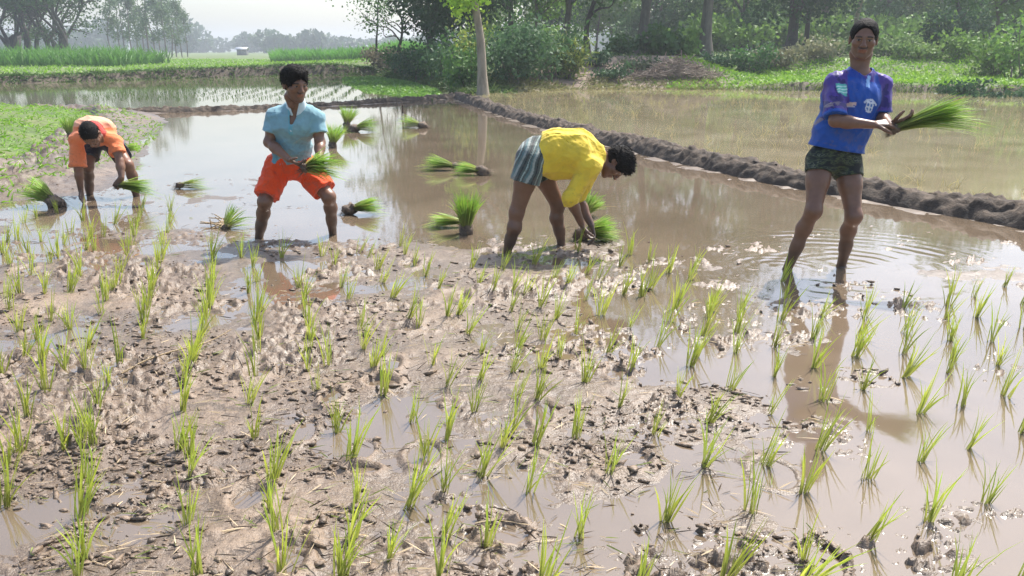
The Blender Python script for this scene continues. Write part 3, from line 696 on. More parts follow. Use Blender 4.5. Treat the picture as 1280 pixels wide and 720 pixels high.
SKIN = np.array([.185, .092, .054])
def person(J, label, hs, F, U, shirt, shorts, hair, seed, skin=SKIN, build=1.0, curl=(.5, .5), sleeves=(.75, .75), hem=None, shortlen=.5, gnd=0., hand_s=1.0, fatigue=0., bag=None, sh_extra=None, collar=None, vneck=None, mudline=.42):
    root = empty('person', tuple(((J['anL'] + J['anR']) / 2 * np.array([1, 1, 0])) + np.array([0, 0, gnd])))
    O = np.array(root.location); J['anL'] = J['anL'] - np.array([0, 0, .05]); J['anR'] = J['anR'] - np.array([0, 0, .05])
    pts = np.array([J[k] for k in J if isinstance(J[k], np.ndarray)])
    lo = pts.min(0) - .19; hi = pts.max(0) + .19; lo[2] = max(lo[2], gnd - .14)
    h = .0048; f = Field(lo, hi, h); b = build
    R = head_frame(F, U); hc = J['head']
    right = nrm(J['shR'] - J['shL']); hipr = nrm(J['hipR'] - J['hipL'])
    up = nrm(J['neck'] - J['chest'])
    fwd = nrm(np.cross(up, right)) if J.get('flip', 1) == 1 else nrm(np.cross(right, up))
    pelf = nrm(np.cross(nrm(J['waist'] - J['pelvis']), hipr)); pelf = pelf if pelf @ fwd > 0 else -pelf
    def torso(f, g, k=.05):
        f.cone(J['hipL'] * .85 + J['hipR'] * .15, J['hipR'] * .85 + J['hipL'] * .15, .098 * b + g, .098 * b + g, k)
        f.cone(J['waist'] - right * .05, J['waist'] + right * .05, .098 * b + g, .098 * b + g, k)
        f.cone(J['pelvis'], J['waist'], .10 * b + g, .097 * b + g, k)
        f.cone(J['waist'], J['chest'], .10 * b + g, .105 * b + g, k)
        f.cone(J['chest'] - right * .075, J['chest'] + right * .075, .105 * b + g, .105 * b + g, k)
        f.cone(J['chest'], J['neck'] - up * .05, .11 * b + g, .07 * b + g, k)
        for s_ in ('shL', 'shR'):
            f.cone(J['neck'] - up * .012, J[s_], .040 * b + g * .8, .046 * b + g, k)
            f.cone(J['chest'] + (J[s_] - J['neck']) * .45, J[s_], .07 * b + g, .046 * b + g, k)
    torso(f, 0)
    for q in ('L', 'R'):
        hip, kn, an = J['hip' + q], J['kn' + q], J['an' + q]
        f.cone(hip, hip + (kn - hip) * .45, .088 * b, .075 * b, .04); f.cone(hip + (kn - hip) * .4, kn, .076 * b, .052 * b, .03)
        leg = nrm(an - kn); back = nrm(np.cross(np.cross(leg, fwd), leg)) * -1
        kf = -back
        f.ell(kn + kf * .012, np.eye(3), (.048, .048, .055), .03)
        f.cone(kn, kn + (an - kn) * .3 + back * .018, .047 * b, .051 * b, .03); f.cone(kn + (an - kn) * .3 + back * .018, kn + (an - kn) * .62 + back * .008, .050 * b, .039, .03)
        f.cone(kn + (an - kn) * .55, an, .041, .031, .03)
        ft = J.get('ft' + q, fwd * np.array([1, 1, 0])); ft = nrm(np.array([ft[0], ft[1], 0]))
        f.cone(an - ft * .04 + np.array([0, 0, -.03]), an + ft * .02 + np.array([0, 0, -.02]), .032, .034, .02)
        f.cone(an + np.array([0, 0, -.015]), an + ft * .13 + np.array([0, 0, -.045]), .034, .024, .03)
        sd = np.cross(ft, [0, 0, 1.])
        for m_ in (-2, -1, 0, 1, 2): f.cone(an + ft * .11 + sd * m_ * .013 + np.array([0, 0, -.046]), an + ft * (.175 - .008 * abs(m_)) + sd * m_ * .018 + np.array([0, 0, -.052]), .014, .010, .004)
        sh, el, wr = J['sh' + q], J['el' + q], J['wr' + q]
        f.cone(sh, el, .046 * b, .039 * b, .03); f.ell(sh + (el - sh) * .5, np.eye(3), (.045 * b,) * 3, .03)
        f.cone(el, el + (wr - el) * .35, .038, .041, .025); f.cone(el + (wr - el) * .3, wr, .041, .026, .02)
        hd, pn, ts = J['hand' + q]
        hand(f, wr, hd, pn, ts, curl[0 if q == 'L' else 1], hand_s)
    neckv = hc - J['neck']
    f.cone(J['neck'] - neckv * .12, hc - nrm(F) * .034 * hs - R[2] * .05 * hs, .053, .045, .022)
    head_sdf(f, hc, R, hs)
    V, Fc = f.surf()
    col = np.broadcast_to(skin, V.shape).copy()
    l = (V - hc) @ R.T / hs
    inh = np.linalg.norm(l, axis=1) < .16
    def mask(c, r): return inh & ((((l - np.array(c)) / np.array(r)) ** 2).sum(1) < 1)
    for q in (-1, 1):
        e = inh & (np.hypot((l[:, 0] - q * .031) / .0125, (l[:, 2] - .0) / .005) < 1) & (l[:, 1] > .07); col[e] = (.24, .20, .17)
        e = inh & (np.hypot((l[:, 0] - q * .031), (l[:, 2] + .0)) < .0062) & (l[:, 1] > .07); col[e] = (.012, .009, .008)
        la = inh & (np.abs(l[:, 2] - .0062 + .2 * np.abs(np.abs(l[:, 0]) - .031)) < .0022) & (np.abs(l[:, 0] - q * .031) < .0135) & (l[:, 1] > .06); col[la] = (.02, .014, .012)
        br = inh & (np.abs(l[:, 2] - .021 + .12 * np.abs(np.abs(l[:, 0]) - .03)) < .0042) & (np.abs(l[:, 0] - q * .033) < .018) & (l[:, 1] > .05); col[br] = (.018, .012, .010)
    lip = inh & (np.abs(l[:, 2] + .0615) < .0125 - .25 * np.abs(l[:, 0])) & (np.abs(l[:, 0]) < .025) & (l[:, 1] > .07); col[lip] = skin * np.array([1.25, .95, .95])
    mou = inh & (np.abs(l[:, 2] + .045 - .15 * np.abs(l[:, 0])) < .006) & (np.abs(l[:, 0]) < .028) & (l[:, 1] > .075); col[mou] = skin * .3
    st = inh & (l[:, 2] < -.04) & (l[:, 1] > .0) & ~lip & (l[:, 2] > -.12); col[st & ~mou] *= np.array([.78, .8, .84])
    nz = fbm(V[:, 0] * 9 + V[:, 1] * 7, V[:, 2] * 9, 3, seed)
    md = sstep(mudline * .9, 0.05, V[:, 2] - gnd + .14 * nz)[:, None]
    col = col * (1 - .7 * md) + np.array([.062, .046, .036]) * .7 * md
    wristpt = [J['wrL'], J['wrR']]
    for w_, hd in ((J['wrL'], J['handL'][0]), (J['wrR'], J['handR'][0])):
        m_ = sstep(.14, .05, np.linalg.norm(V - (w_ + nrm(hd) * .1), axis=1) + .05 * nz)[:, None]
        col = col * (1 - .45 * m_) + np.array([.07, .052, .04]) * .45 * m_
    body = link('body', mesh('body', V - O, Fc, col), M_SKIN, root)
    # hair
    g = Field(hc - .19 * hs, hc + .19 * hs, .0042)
    def w(p): return hc + (np.array(p) * hs) @ R
    th = hair.get('th', .014)
    g.ell(w((0, -.012, .033)), R, (np.array([.074, .095, .086]) + th) * hs, .01)
    if hair.get('top'): g.ell(w((0, .02, .085)), R, np.array([.066, .075, .04]) * hs, .03)
    g.folds(hair.get('rough', .004), 90, seed + 3); g.folds(hair.get('rough', .004) * .7, 190, seed + 4)
    hl = hair.get('line', .06) + .022
    g.ell(w((0, .135, hl - .13)), R, np.array([.098, .105, .13]) * hs, .006, True)     # face opening
    for q in (-1, 1): g.ell(w((q * .085, .01, -.045)), R, np.array([.03, .035, .05]) * hs, .006, True)
    g.cut(w((0, -.03, hair.get('low', -.055))), (R[2] * -1 + R[1] * .35))
    Vh, Fh = g.surf()
    rh = np.random.default_rng(seed + 50); pk = rh.integers(0, len(Vh), hair.get('tufts', 900)); pv = Vh[pk]; nv = nrm(pv - hc)
    pk_ = (pv - hc) @ R[2] > -.04 * hs; pv, nv = pv[pk_], nv[pk_]
    tb = blades(pv - nv * .004, nv + rh.normal(0, .55, nv.shape) - R[2] * .15, rh.uniform(.5, 1.5, len(pv)) * hair.get('tl', .012), .006, .4, np.ones(3), np.ones(3), 2, seed, rh.normal(0, 1, nv.shape))
    Vh, Fh, _ = join([(Vh, Fh, np.ones((len(Vh), 3))), tb])
    link('hair', mesh('hair', Vh - O, Fh), M_HAIR, root)
    # shirt
    sf = Field(lo, hi, .0064); gs = shirt.get('g', .016)
    torso(sf, gs, .035)
    for (a, b_, ra, rb) in shirt.get('extra', []): sf.cone(a, b_, ra, rb, .07)
    for q, sl in zip('LR', sleeves):
        gs = min(shirt.get('g', .016), .018)
        sh, el, wr = J['sh' + q], J['el' + q], J['wr' + q]
        if sl <= 1: e = sh + (el - sh) * sl; sf.cone(sh, e + (el - sh) * .12, .046 * b + gs, .048 * b + gs + shirt.get('flare', .008), .012, clip=[(e, el - sh)])
        else:
            e = el + (wr - el) * (sl - 1); sf.cone(sh, el, .046 * b + gs, .040 * b + gs, .03); sf.cone(el, e + (wr - el) * .15, .040 * b + gs, .036 * b + gs, .03, clip=[(e, wr - el)])
    sf.folds(shirt.get('fold', .010), shirt.get('fs', 13), seed + 11); sf.folds(shirt.get('fold', .010) * .35, 34, seed + 12)
    hp, hn = shirt['hem']; 
    sf.cut(hp, hn)
    sf.shell(.011)
    nb = J['neck']; sf.cone(nb - neckv * .02 + fwd * .012, nb + neckv * 1.2 + fwd * .03, .064, .085, .004, True)
    if vneck: sf.cone(nb + fwd * .09 - up * .0, nb + fwd * .12 - up * vneck, .034, .008, .004, True)
    Vs, Fs = sf.surf()
    def soil(V, c, lowz, k):
        n1 = fbm(V[:, 0] * 17 + V[:, 1] * 11, V[:, 2] * 17 + V[:, 1] * 7, 4, seed + 40); n2 = fbm(V[:, 0] * 70 + V[:, 1] * 50, V[:, 2] * 70, 2, seed + 41)
        m = np.clip(sstep(.22, .5, n1) * .55 + sstep(.42, .6, n2) * .6, 0, .8)[:, None] * k * (.35 + .65 * sstep(lowz + .35, lowz, V[:, 2]))[:, None]
        return c * (1 - m) + np.array([.16, .115, .08]) * m * .9
    cs = soil(Vs, shirt['col'](Vs, J, right, up, fwd), Vs[:, 2].min(), .55)
    link('shirt', mesh('shirt', Vs - O, Fs, cs), shirt.get('mat', M_CLOTH), root)
    if collar:
        cf = Field(nb - .2, nb + .2, .005)
        cc, chh = collar
        nk = nrm(neckv)
        cf.cone(nb - nk * .03 + fwd * .012, nb + nk * .05 + fwd * .018, .084, .073, .005)
        cf.cone(nb - nk * .08 + fwd * .012, nb + nk * .09 + fwd * .018, .072, .064, .003, True)
        cf.cut(nb + nk * chh, nk); cf.cut(nb - nk * .035, -nk)
        cf.cone(nb + fwd * .09 + nk * .08, nb + fwd * .10 - nk * .06, .045, .012, .003, True)
        Vc, Fc2 = cf.surf(); link('collar', mesh('collar', Vc - O, Fc2, np.broadcast_to(cc, Vc.shape)), M_CLOTH, root)
    # shorts
    pf = Field(lo, hi, .0064); gp_ = shorts.get('g', .014)
    pf.cone(J['hipL'] * .85 + J['hipR'] * .15, J['hipR'] * .85 + J['hipL'] * .15, .098 * b + gp_, .098 * b + gp_, .05)
    pf.cone(J['pelvis'], J['waist'], .098 * b + gp_, .092 * b + gp_ * .6, .05)
    for q in 'LR':
        hip, kn = J['hip' + q], J['kn' + q]; ln = shorts.get('len' + q, shortlen); e = hip + (kn - hip) * ln
        pf.cone(hip, e + (kn - hip) * .1, .088 * b + gp_, (.088 - .03 * ln) * b + gp_ + shorts.get('flare', .012), .03, clip=[(e, (kn - hip) + np.array(shorts.get('tilt', (0, 0, 0))) * .1)])
    pf.folds(shorts.get('fold', .009), 20, seed + 21)
    pf.cut(J['pelvis'] + (J['waist'] - J['pelvis']) * shorts.get('top', .55), J['waist'] - J['pelvis'])
    pf.shell(.010)
    Vp, Fp = pf.surf()
    link('shorts', mesh('shorts', Vp - O, Fp, soil(Vp, shorts['col'](Vp, J, right, up, fwd), Vp[:, 2].min(), .7)), shorts.get('mat', M_CLOTH), root)
    tag(root, label, 'person', 'men planting rice')
    return root
def flat(c): return lambda V, *a: np.broadcast_to(np.array(c, float), V.shape)
A = np.array

# --- man in the blue jersey
Y0 = 5.55
def B(u, v, dy=0): return P(u, v, Y0 + dy)
J = dict(head=B(1079.5, 49, -.03), neck=B(1075, 89, .0), chest=B(1064, 120, .0), waist=B(1051, 158, 0), pelvis=B(1043, 189, .0),
         hipL=B(1026, 199, 0), hipR=B(1059, 201, .02), knL=B(1017, 263, -.15), knR=B(1067, 270, -.13), anL=B(983, 332, -.03), anR=B(1052, 326, .06),
         shL=B(1044, 103, -.01), shR=B(1102, 106, .03), elL=B(1044, 151, -.19), elR=B(1101, 147, -.02), wrL=B(1091, 156, -.27), wrR=B(1112, 156, -.22),
         handL=(A([1, -.05, .12]), A([.1, .55, -1]), -1), handR=(A([.8, -.5, .3]), A([.2, .5, .9]), 1), ftL=A([-.3, -1, 0]), ftR=A([.1, -1, 0]), flip=-1)
cc = J['chest']
def blue_col(V, J, right, up, fwd):
    c = np.broadcast_to(A([.012, .075, .36]), V.shape).copy()
    q = (V - J['chest']); x = q @ right; z = q @ up; y = q @ fwd
    n = fbm(V[:, 0] * 26, V[:, 2] * 26, 3, 5)
    dL = np.minimum(np.linalg.norm(np.cross(V - J['shL'], nrm(J['elL'] - J['shL'])), axis=1), 1); 
    def nearl(a, b_):
        e = b_ - a; t = ((V - a) @ e) / (e @ e); return np.linalg.norm(V - a - t[:, None] * e, axis=1) + 9 * ((t > .84) | (t < -.35))
    sl = (nearl(J['shL'], J['elL']) < .088) & (x < -.075); sr = (nearl(J['shR'], J['elR']) < .088) & (x > .075)
    pur = A([.075, .045, .26]); alt = A([.03, .022, .14])
    m = sl | sr; c[m] = np.where((n > .12)[:, None], alt, pur)[m]
    yoke = (z > .115) & ~m; c[yoke] = np.where((n > .05)[:, None], pur, A([.02, .06, .33]))[yoke]
    front = y > 0
    # crest: pale shield with an arc above it
    sx, sz = x - .068, z + .045
    sh = front & (np.abs(sx) < .028 - .5 * np.maximum(0, -sz - .012)) & (np.abs(sz) < .035); c[sh] = (.62, .68, .78)
    inn = front & (np.abs(sx) < .019 - .5 * np.maximum(0, -sz - .01)) & (np.abs(sz) < .024); c[inn] = (.05, .16, .45)
    cr = inn & ((np.abs(sx) < .005) | (np.abs(sz) < .005)); c[cr] = (.6, .66, .75)
    arc = front & (np.abs(np.hypot(sx, sz + .005) - .052) < .006) & (sz > .018); c[arc] = (.55, .62, .75)
    # small maker's mark on the other side
    lx, lz = x + .06, z + .055
    lg = front & (np.abs(lz - .35 * lx) < .011) & (np.abs(lx) < .03); c[lg] = (.58, .42, .36)
    l2 = front & (np.abs(lz + .016 - .2 * lx) < .004) & (np.abs(lx) < .026); c[l2] = (.5, .5, .58)
    # sleeve patch
    e = nrm(J['elL'] - J['shL']); s = (V - J['shL']) @ e; t = (V - J['shL']) @ right
    pt = (np.abs(s - .095) < .038) & (np.abs(t + .005) < .033) & ((V - J['shL']) @ fwd > 0) & (x < -.06); c[pt] = (.12, .48, .40)
    for k in (-.02, .0, .02): c[pt & (np.abs(s - .095 - k + .2 * t) < .004)] = (.55, .75, .70)
    # gilded edge at the sleeve end
    en = (s > .20) & (s < .235) & (x < -.08); c[en] = np.where((n > 0)[:, None], A([.18, .15, .20]), A([.05, .04, .16]))[en]
    # light-blue crease highlights below the collar, painted into the jersey colour
    crease_hl = front & (np.abs(x - .058 - .25 * (z - .14)) < .013) & (z > .075) & (z < .15); c[crease_hl] = (.28, .48, .80)
    return c
hemp = B(1043, 183, 0)
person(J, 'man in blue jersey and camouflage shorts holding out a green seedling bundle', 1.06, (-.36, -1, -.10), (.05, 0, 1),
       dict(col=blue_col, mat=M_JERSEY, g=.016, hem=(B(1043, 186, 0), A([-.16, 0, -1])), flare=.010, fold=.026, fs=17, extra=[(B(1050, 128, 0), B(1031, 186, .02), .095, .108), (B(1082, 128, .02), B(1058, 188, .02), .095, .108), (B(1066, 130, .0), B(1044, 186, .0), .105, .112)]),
       dict(col=flat((.05, .05, .05)), mat=M_CAMO, g=.010, top=.6, flare=.006, lenL=.27, lenR=.30, fold=.014, tilt=(0, 0, 0)), dict(th=.008, line=.076, low=-.03, rough=.004, tl=.006), 3,
       curl=(.55, .5), sleeves=(.90, .86), gnd=0)
bundle(P(1122, 160, Y0 - .27), (.93, -.12, .42), .45, 300, .028, 'bundle of long seedlings held out by the blue-shirted man', 30, .04, .035)

# --- man in the teal polo shirt
Y0 = 6.57
J = dict(head=B(368.5, 105, -.2), neck=B(371, 133, -.12), chest=B(367, 155, -.07), waist=B(364, 182, .0), pelvis=B(364, 202, .03),
         hipL=B(348, 207, .03), hipR=B(380, 208, .04), knL=B(331, 252, -.15), knR=B(411, 246, -.10), anL=B(322, 296, -.04), anR=B(416, 289, .1),
         shL=B(344, 146, -.08), shR=B(394, 148, -.08), elL=B(336, 178, -.12), elR=B(400, 178, -.12), wrL=B(361, 199, -.3), wrR=B(399, 200, -.28),
         handL=(A([.75, -.35, -.35]), A([.2, .4, 1]), 1), handR=(A([-.4, -.5, -.4]), A([-.2, .3, 1]), -1), ftL=A([-.4, -1, 0]), ftR=A([.6, -1, 0]), flip=-1)
def teal_col(V, J, right, up, fwd):
    c = np.broadcast_to(A([.20, .365, .42]), V.shape).copy()
    q = V - J['chest']; x = q @ right; z = q @ up
    for s_, e_ in (('shL', 'elL'), ('shR', 'elR')):
        d = nrm(J[e_] - J[s_]); s = (V - J[s_]) @ d; c[(s > .155) & (np.abs(x) > .13)] = (.10, .30, .38)
    pl = (np.abs(x - .012) < .016) & (z > -.03) & (q @ fwd > 0); c[pl] = (.14, .37, .45)
    for k in (0, .05): c[(np.hypot(x - .012, z - .01 - k) < .006) & (q @ fwd > 0)] = (.6, .7, .72)
    return c
person(J, 'man in teal polo shirt and bright orange shorts standing with legs apart', 1.1, (.72, -.8, -.2), (.05, -.05, 1),
       dict(col=teal_col, g=.022, hem=(B(364, 204, 0), A([.05, 0, -1])), flare=.010, fold=.022, fs=17, extra=[]),
       dict(col=flat((.76, .07, .010)), g=.018, top=.5, flare=.02, lenL=.86, lenR=.80, fold=.026), dict(th=.014, line=.045, low=-.05, rough=.010, top=True, tl=.012, tufts=1500), 5,
       curl=(.6, .6), sleeves=(.62, .62), collar=(A([.55, .68, .74]), .075), vneck=.12, build=1.02)
bundle(P(386, 209, Y0 - .36), (.85, -.35, .22), .27, 190, .035, 'bundle of seedlings held before orange shorts by the teal-shirted man', 31, .05, .14)

# --- man in the yellow shirt, bent over
Y0 = 6.1
J = dict(head=B(770, 204, 0), neck=B(750, 195, 0), chest=B(722, 189, 0), waist=B(692, 186, 0), pelvis=B(671, 190, 0),
         hipL=B(668, 196, .10), hipR=B(664, 199, -.10), knL=B(697, 256, .14), knR=B(646, 266, -.12), anL=B(702, 302, .16), anR=B(632, 315, -.10),
         shL=B(742, 203, .15), shR=B(737, 208, -.15), elL=B(723, 249, .12), elR=B(713, 247, -.17), wrL=B(739, 281, .02), wrR=B(727, 280, -.10),
         handL=(A([.25, -.1, -1]), A([-1, -.2, -.2]), 1), handR=(A([.35, .15, -1]), A([1, .3, .2]), 1), ftL=A([1, -.3, 0]), ftR=A([.9, -.4, 0]), flip=-1)
def stripes(V, J, right, up, fwd):
    d = nrm(J['knR'] - J['hipR']); q = V - J['pelvis']; s = q @ nrm(A([.75, 0, -.35])); c = np.broadcast_to(A([.07, .09, .085]), V.shape).copy()
    ph = (s * 11 + .3 * fbm(V[:, 0] * 5, V[:, 2] * 5, 2, 4)) % 1
    c[ph < .18] = (.30, .33, .30); c[(ph > .36) & (ph < .44)] = (.02, .02, .022); c[(ph > .62) & (ph < .70)] = (.32, .40, .36); c[(ph > .84)] = (.10, .17, .17)
    return c
person(J, 'man in yellow long shirt bending double over a bundle, face down', 1.06, (.22, -.25, -.95), (.95, 0, .25),
       dict(col=flat((.76, .55, .05)), g=.026, hem=(B(667, 197, 0), A([-1, 0, .34])), flare=.004, fold=.034, fs=15,
            extra=[(B(692, 203, 0), B(716, 208, 0), .125, .11), (B(700, 183, 0), B(722, 185, 0), .12, .115)]),
       dict(col=stripes, g=.018, top=1.3, flare=.02, lenL=.42, lenR=.42, fold=.012), dict(th=.018, line=.04, low=-.08, rough=.010, top=True, tl=.016, tufts=1600), 7,
       curl=(.5, .6), sleeves=(1.05, 1.12), build=1.04)

# --- man in the orange shirt, bent towards the camera
Y0 = 8.28
J = dict(head=B(113.5, 168, -.34), neck=B(116, 164, -.18), chest=B(118, 162, .02), waist=B(122, 165, .24), pelvis=B(125, 170, .40),
         hipL=B(114, 174, .42), hipR=B(137, 174, .42), knL=B(110, 208, .2), knR=B(160, 206, .15), anL=B(112, 246, .35), anR=B(172, 247, .25),
         shL=B(96, 175, -.10), shR=B(143, 177, -.10), elL=B(98, 211, -.16), elR=B(150, 202, -.18), wrL=B(101, 238, -.16), wrR=B(152, 222, -.26),
         handL=(A([.12, -.1, -1]), A([1, 0, 0]), 1), handR=(A([-.5, -.2, -.75]), A([-.2, 1, .2]), 1), ftL=A([-.2, -1, 0]), ftR=A([.4, -1, 0]), flip=-1)
def orange_col(V, J, right, up, fwd):
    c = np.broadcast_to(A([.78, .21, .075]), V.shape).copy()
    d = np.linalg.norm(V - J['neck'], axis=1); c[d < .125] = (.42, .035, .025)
    bk = ((V - J['chest']) @ fwd < -.03) & (d > .12); c[bk] = (.78, .36, .22)  # paler back: the sun's highlight painted into the shirt colour
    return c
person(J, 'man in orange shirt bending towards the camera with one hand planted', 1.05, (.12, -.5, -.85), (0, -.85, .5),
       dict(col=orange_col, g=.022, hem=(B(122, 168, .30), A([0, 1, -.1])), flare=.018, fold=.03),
       dict(col=flat((.02, .026, .04)), g=.018, top=.9, flare=.014, lenL=.7, lenR=.7), dict(th=.006, line=.06, low=-.05, rough=.002), 9,
       curl=(.35, .7), sleeves=(.92, .6), gnd=0)
bundle(P(150, 232, Y0 - .28), (.95, -.05, .05), .34, 140, .025, 'bundle of seedlings held low across by the orange-shirted man', 32, .03, .07)

# ---------------------------------------------------------------- small things on the mud
def rod(name, pts, r0, r1, mat, n=12):
    pts = curve_pts(pts, n); return link(name, mesh(name, *tube(pts - pts[0], np.linspace(r0, r1, n), 6)[:2]), mat, loc=tuple(pts[0]))
def q3(u, v, dz=.012): p = gp(u, v); return (p[0], p[1], max(0, mudz(p)) + dz)
tag(rod('straw_stalk', [q3(152, 470, .012), q3(185, 458, .02), q3(225, 446, .03), q3(262, 436, .025), q3(290, 424, .03)], .006, .003, M_STRAW), 'long pale straw stalk lying across the mud beside the dense seedling lines', 'straw')
tag(rod('stick', [q3(503, 152, -.05), q3(503.5, 146, .1), q3(503, 139, .0) if False else tuple(gp(503, 152) + np.array([.01, 0, .33]))], .03, .02, M_BARK_DARK), 'thin dark stick standing upright in the far wet mud', 'stick')
sb = []
for i in range(16):
    p = np.array(q3(275 + rng.normal(0, 7), 283 + rng.normal(0, 3), .02)); d = nrm(rng.normal(0, 1, 3) * np.array([1, .6, .25]))
    sb.append(tube(np.linspace(p - d * .09, p + d * .09, 4), [.005] * 4, 5))
V, F, _ = join(sb); o0 = V.mean(0)
tag(link('straw_heap', mesh('straw_heap', V - o0, F), M_STRAW, loc=tuple(o0)), 'small heap of pale straw left of the teal-shirted man\'s foot', 'straw')

# ---------------------------------------------------------------- grass, crops and reeds (uncountable)
def scatter(n, poly, seed):
    r = np.random.default_rng(seed); poly = np.array(poly, float); lo = poly.min(0); hi = poly.max(0); out = []
    while sum(map(len, out)) < n:
        q = r.uniform(lo, hi, (n * 2, 2)); out.append(q[poly_sd(q[:, 0], q[:, 1], poly) < 0])
    return np.concatenate(out)[:n]
def field_grass(name, n, poly, hgt, wid, c0, c1, c2, seed, K=2, lean=.35, droop=.3, zf=None, thin=None, clump=1, cs=.05, kind='stuff', mat=None, patch=.25):
    r = np.random.default_rng(seed); q = scatter(max(1, n // clump), poly, seed)
    if thin is not None: q = q[thin(q[:, 0], q[:, 1]) > r.uniform(0, 1, len(q))]
    if clump > 1: q = np.repeat(q, clump, 0) + r.normal(0, cs, (len(q) * clump, 2))
    n = len(q); z = ground_h(q[:, 0], q[:, 1]) if zf is None else np.maximum(ground_h(q[:, 0], q[:, 1]), mud_h(q[:, 0], q[:, 1])) if zf == 'mud' else np.full(n, zf)
    base = np.c_[q, z - .02]; d = np.c_[r.normal(0, lean, n), r.normal(0, lean, n), np.ones(n)]
    k = np.clip(r.uniform(0, 1, n) * .6 + .4 * (fbm(q[:, 0] * patch, q[:, 1] * patch, 3, seed) * .9 + .5), 0, 1)[:, None]
    col = np.array(c1) * k + np.array(c2) * (1 - k)
    V, F, c = blades(base, d, hgt * r.uniform(.5, 1.15, n) * (1 + .35 * fbm(q[:, 0] * .7, q[:, 1] * .7, 2, seed + 1)), wid * r.uniform(.7, 1.3, n), droop * r.uniform(.2, 1.2, n), np.array(c0), col, K, seed)
    return tag(link(name, mesh(name, V, F, c), mat or M_GRASS), kind=kind)
LIME = (.26, .42, .03); GRN = (.10, .24, .02); DK = (.04, .10, .02); YEL = (.36, .38, .06)
lb = [(-5.15, 7.9), (-5.3, 9.3), (-5.35, 11.2), (-6.2, 14), (-7.4, 17.3), (-9.1, 19.6), (-13, 20.6), (-26, 21.2), (-26, 8), (-9, 5.6)]
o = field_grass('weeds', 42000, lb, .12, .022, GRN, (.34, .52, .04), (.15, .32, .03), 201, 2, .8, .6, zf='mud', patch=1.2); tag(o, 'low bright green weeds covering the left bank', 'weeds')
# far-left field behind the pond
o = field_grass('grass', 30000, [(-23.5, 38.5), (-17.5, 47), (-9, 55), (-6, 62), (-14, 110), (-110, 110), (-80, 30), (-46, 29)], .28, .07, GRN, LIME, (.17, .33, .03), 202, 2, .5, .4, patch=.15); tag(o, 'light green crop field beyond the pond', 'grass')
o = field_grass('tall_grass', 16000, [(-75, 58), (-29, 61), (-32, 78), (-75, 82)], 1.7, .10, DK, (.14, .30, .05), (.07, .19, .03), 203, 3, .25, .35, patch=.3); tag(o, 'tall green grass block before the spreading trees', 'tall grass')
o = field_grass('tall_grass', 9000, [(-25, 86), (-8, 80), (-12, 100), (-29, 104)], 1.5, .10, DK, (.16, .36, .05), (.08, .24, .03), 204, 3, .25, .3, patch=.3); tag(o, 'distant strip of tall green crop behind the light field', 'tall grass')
# crop strip behind the right-hand paddy
o = field_grass('grass', 26000, [(6.2, 32.6), (8.5, 32.4), (18, 28.7), (34, 24.4), (46, 24), (40, 40), (10, 42), (7, 38)], .26, .07, GRN, (.30, .44, .04), (.16, .32, .03), 205, 2, .6, .5, patch=.4); tag(o, 'bright yellow-green crop on the low bank behind the paddy', 'grass')
o = field_grass('grass', 14000, [(-8, 54), (-4.5, 43), (-2.4, 34), (-1, 30.3), (3, 33.4), (6, 33.2), (8, 44), (46, 40), (60, 75), (-14, 80)], .3, .06, DK, (.17, .27, .05), (.08, .15, .03), 206, 2, .6, .5, patch=.4); tag(o, 'rough grass under the trees on the bank', 'grass')
# seedlings already standing in the paddy and the pond
pz = [tuple(p + np.array([.6, .2])) for p in BUND[::-1]] + [(-.6, 29.5), (3, 32.2), (8.3, 31.8), (18, 28.2), (30, 24), (30, 4), (9, 0)]
o = field_grass('paddy_seedlings', 10500, pz, .20, .009, (.28, .25, .12), (.30, .28, .11), (.36, .33, .17), 207, 2, .3, .35, .02, clump=6, cs=.035, mat=M_BLADE); tag(o, 'sparse yellow-green seedlings all over the right-hand paddy', 'seedlings')
o = field_grass('paddy_edge_grass', 3000, [(6.5, 31.6), (8.3, 31.9), (18, 28.2), (30, 24.4), (30, 25), (18, 28.8), (8.3, 32.5), (6.5, 32.4)], .3, .03, DK, (.24, .28, .05), (.12, .2, .03), 208, 2, .5, .4); tag(o, 'grass fringe along the far edge of the paddy', 'grass')
vt = []
r = np.random.default_rng(77)
for i in range(20):                       # planted lines in the pond
    x0 = -14.2 + i * .62
    yy = np.arange(25.5 + max(0, (-i + 3) * .2), 45, .33); xx = x0 - (yy - 25) * .10 + r.normal(0, .05, len(yy)) + .12 * np.sin(yy * .5)
    vt.append(np.c_[xx, yy])
q = np.concatenate(vt); q = q[poly_sd(q[:, 0], q[:, 1], SHORE) < -1]; q = np.repeat(q, 4, 0) + r.normal(0, .04, (len(q) * 4, 2)); n = len(q)
tag(link('pond_seedlings', mesh('pond_seedlings', *blades(np.c_[q, np.zeros(n)], np.c_[r.normal(0, .2, n), r.normal(0, .2, n), np.ones(n)], r.uniform(.06, .16, n), .02, .3, np.array(DK), np.array((.10, .16, .04)), 2, 5)), M_BLADE),
    'faint lines of young seedlings in the pond behind the far bund', 'seedlings', kind='stuff')
o = field_grass('water_weeds', 5200, [(-8.5, 50), (-5, 41), (-3, 33), (-2.4, 28), (-3.4, 27.2), (-5.3, 30), (-8, 39), (-9.6, 47)], .13, .09, GRN, (.15, .24, .05), (.08, .16, .04), 209, 2, 1.0, .5, .02); tag(o, 'mat of green weeds floating along the pond edge', 'weeds')

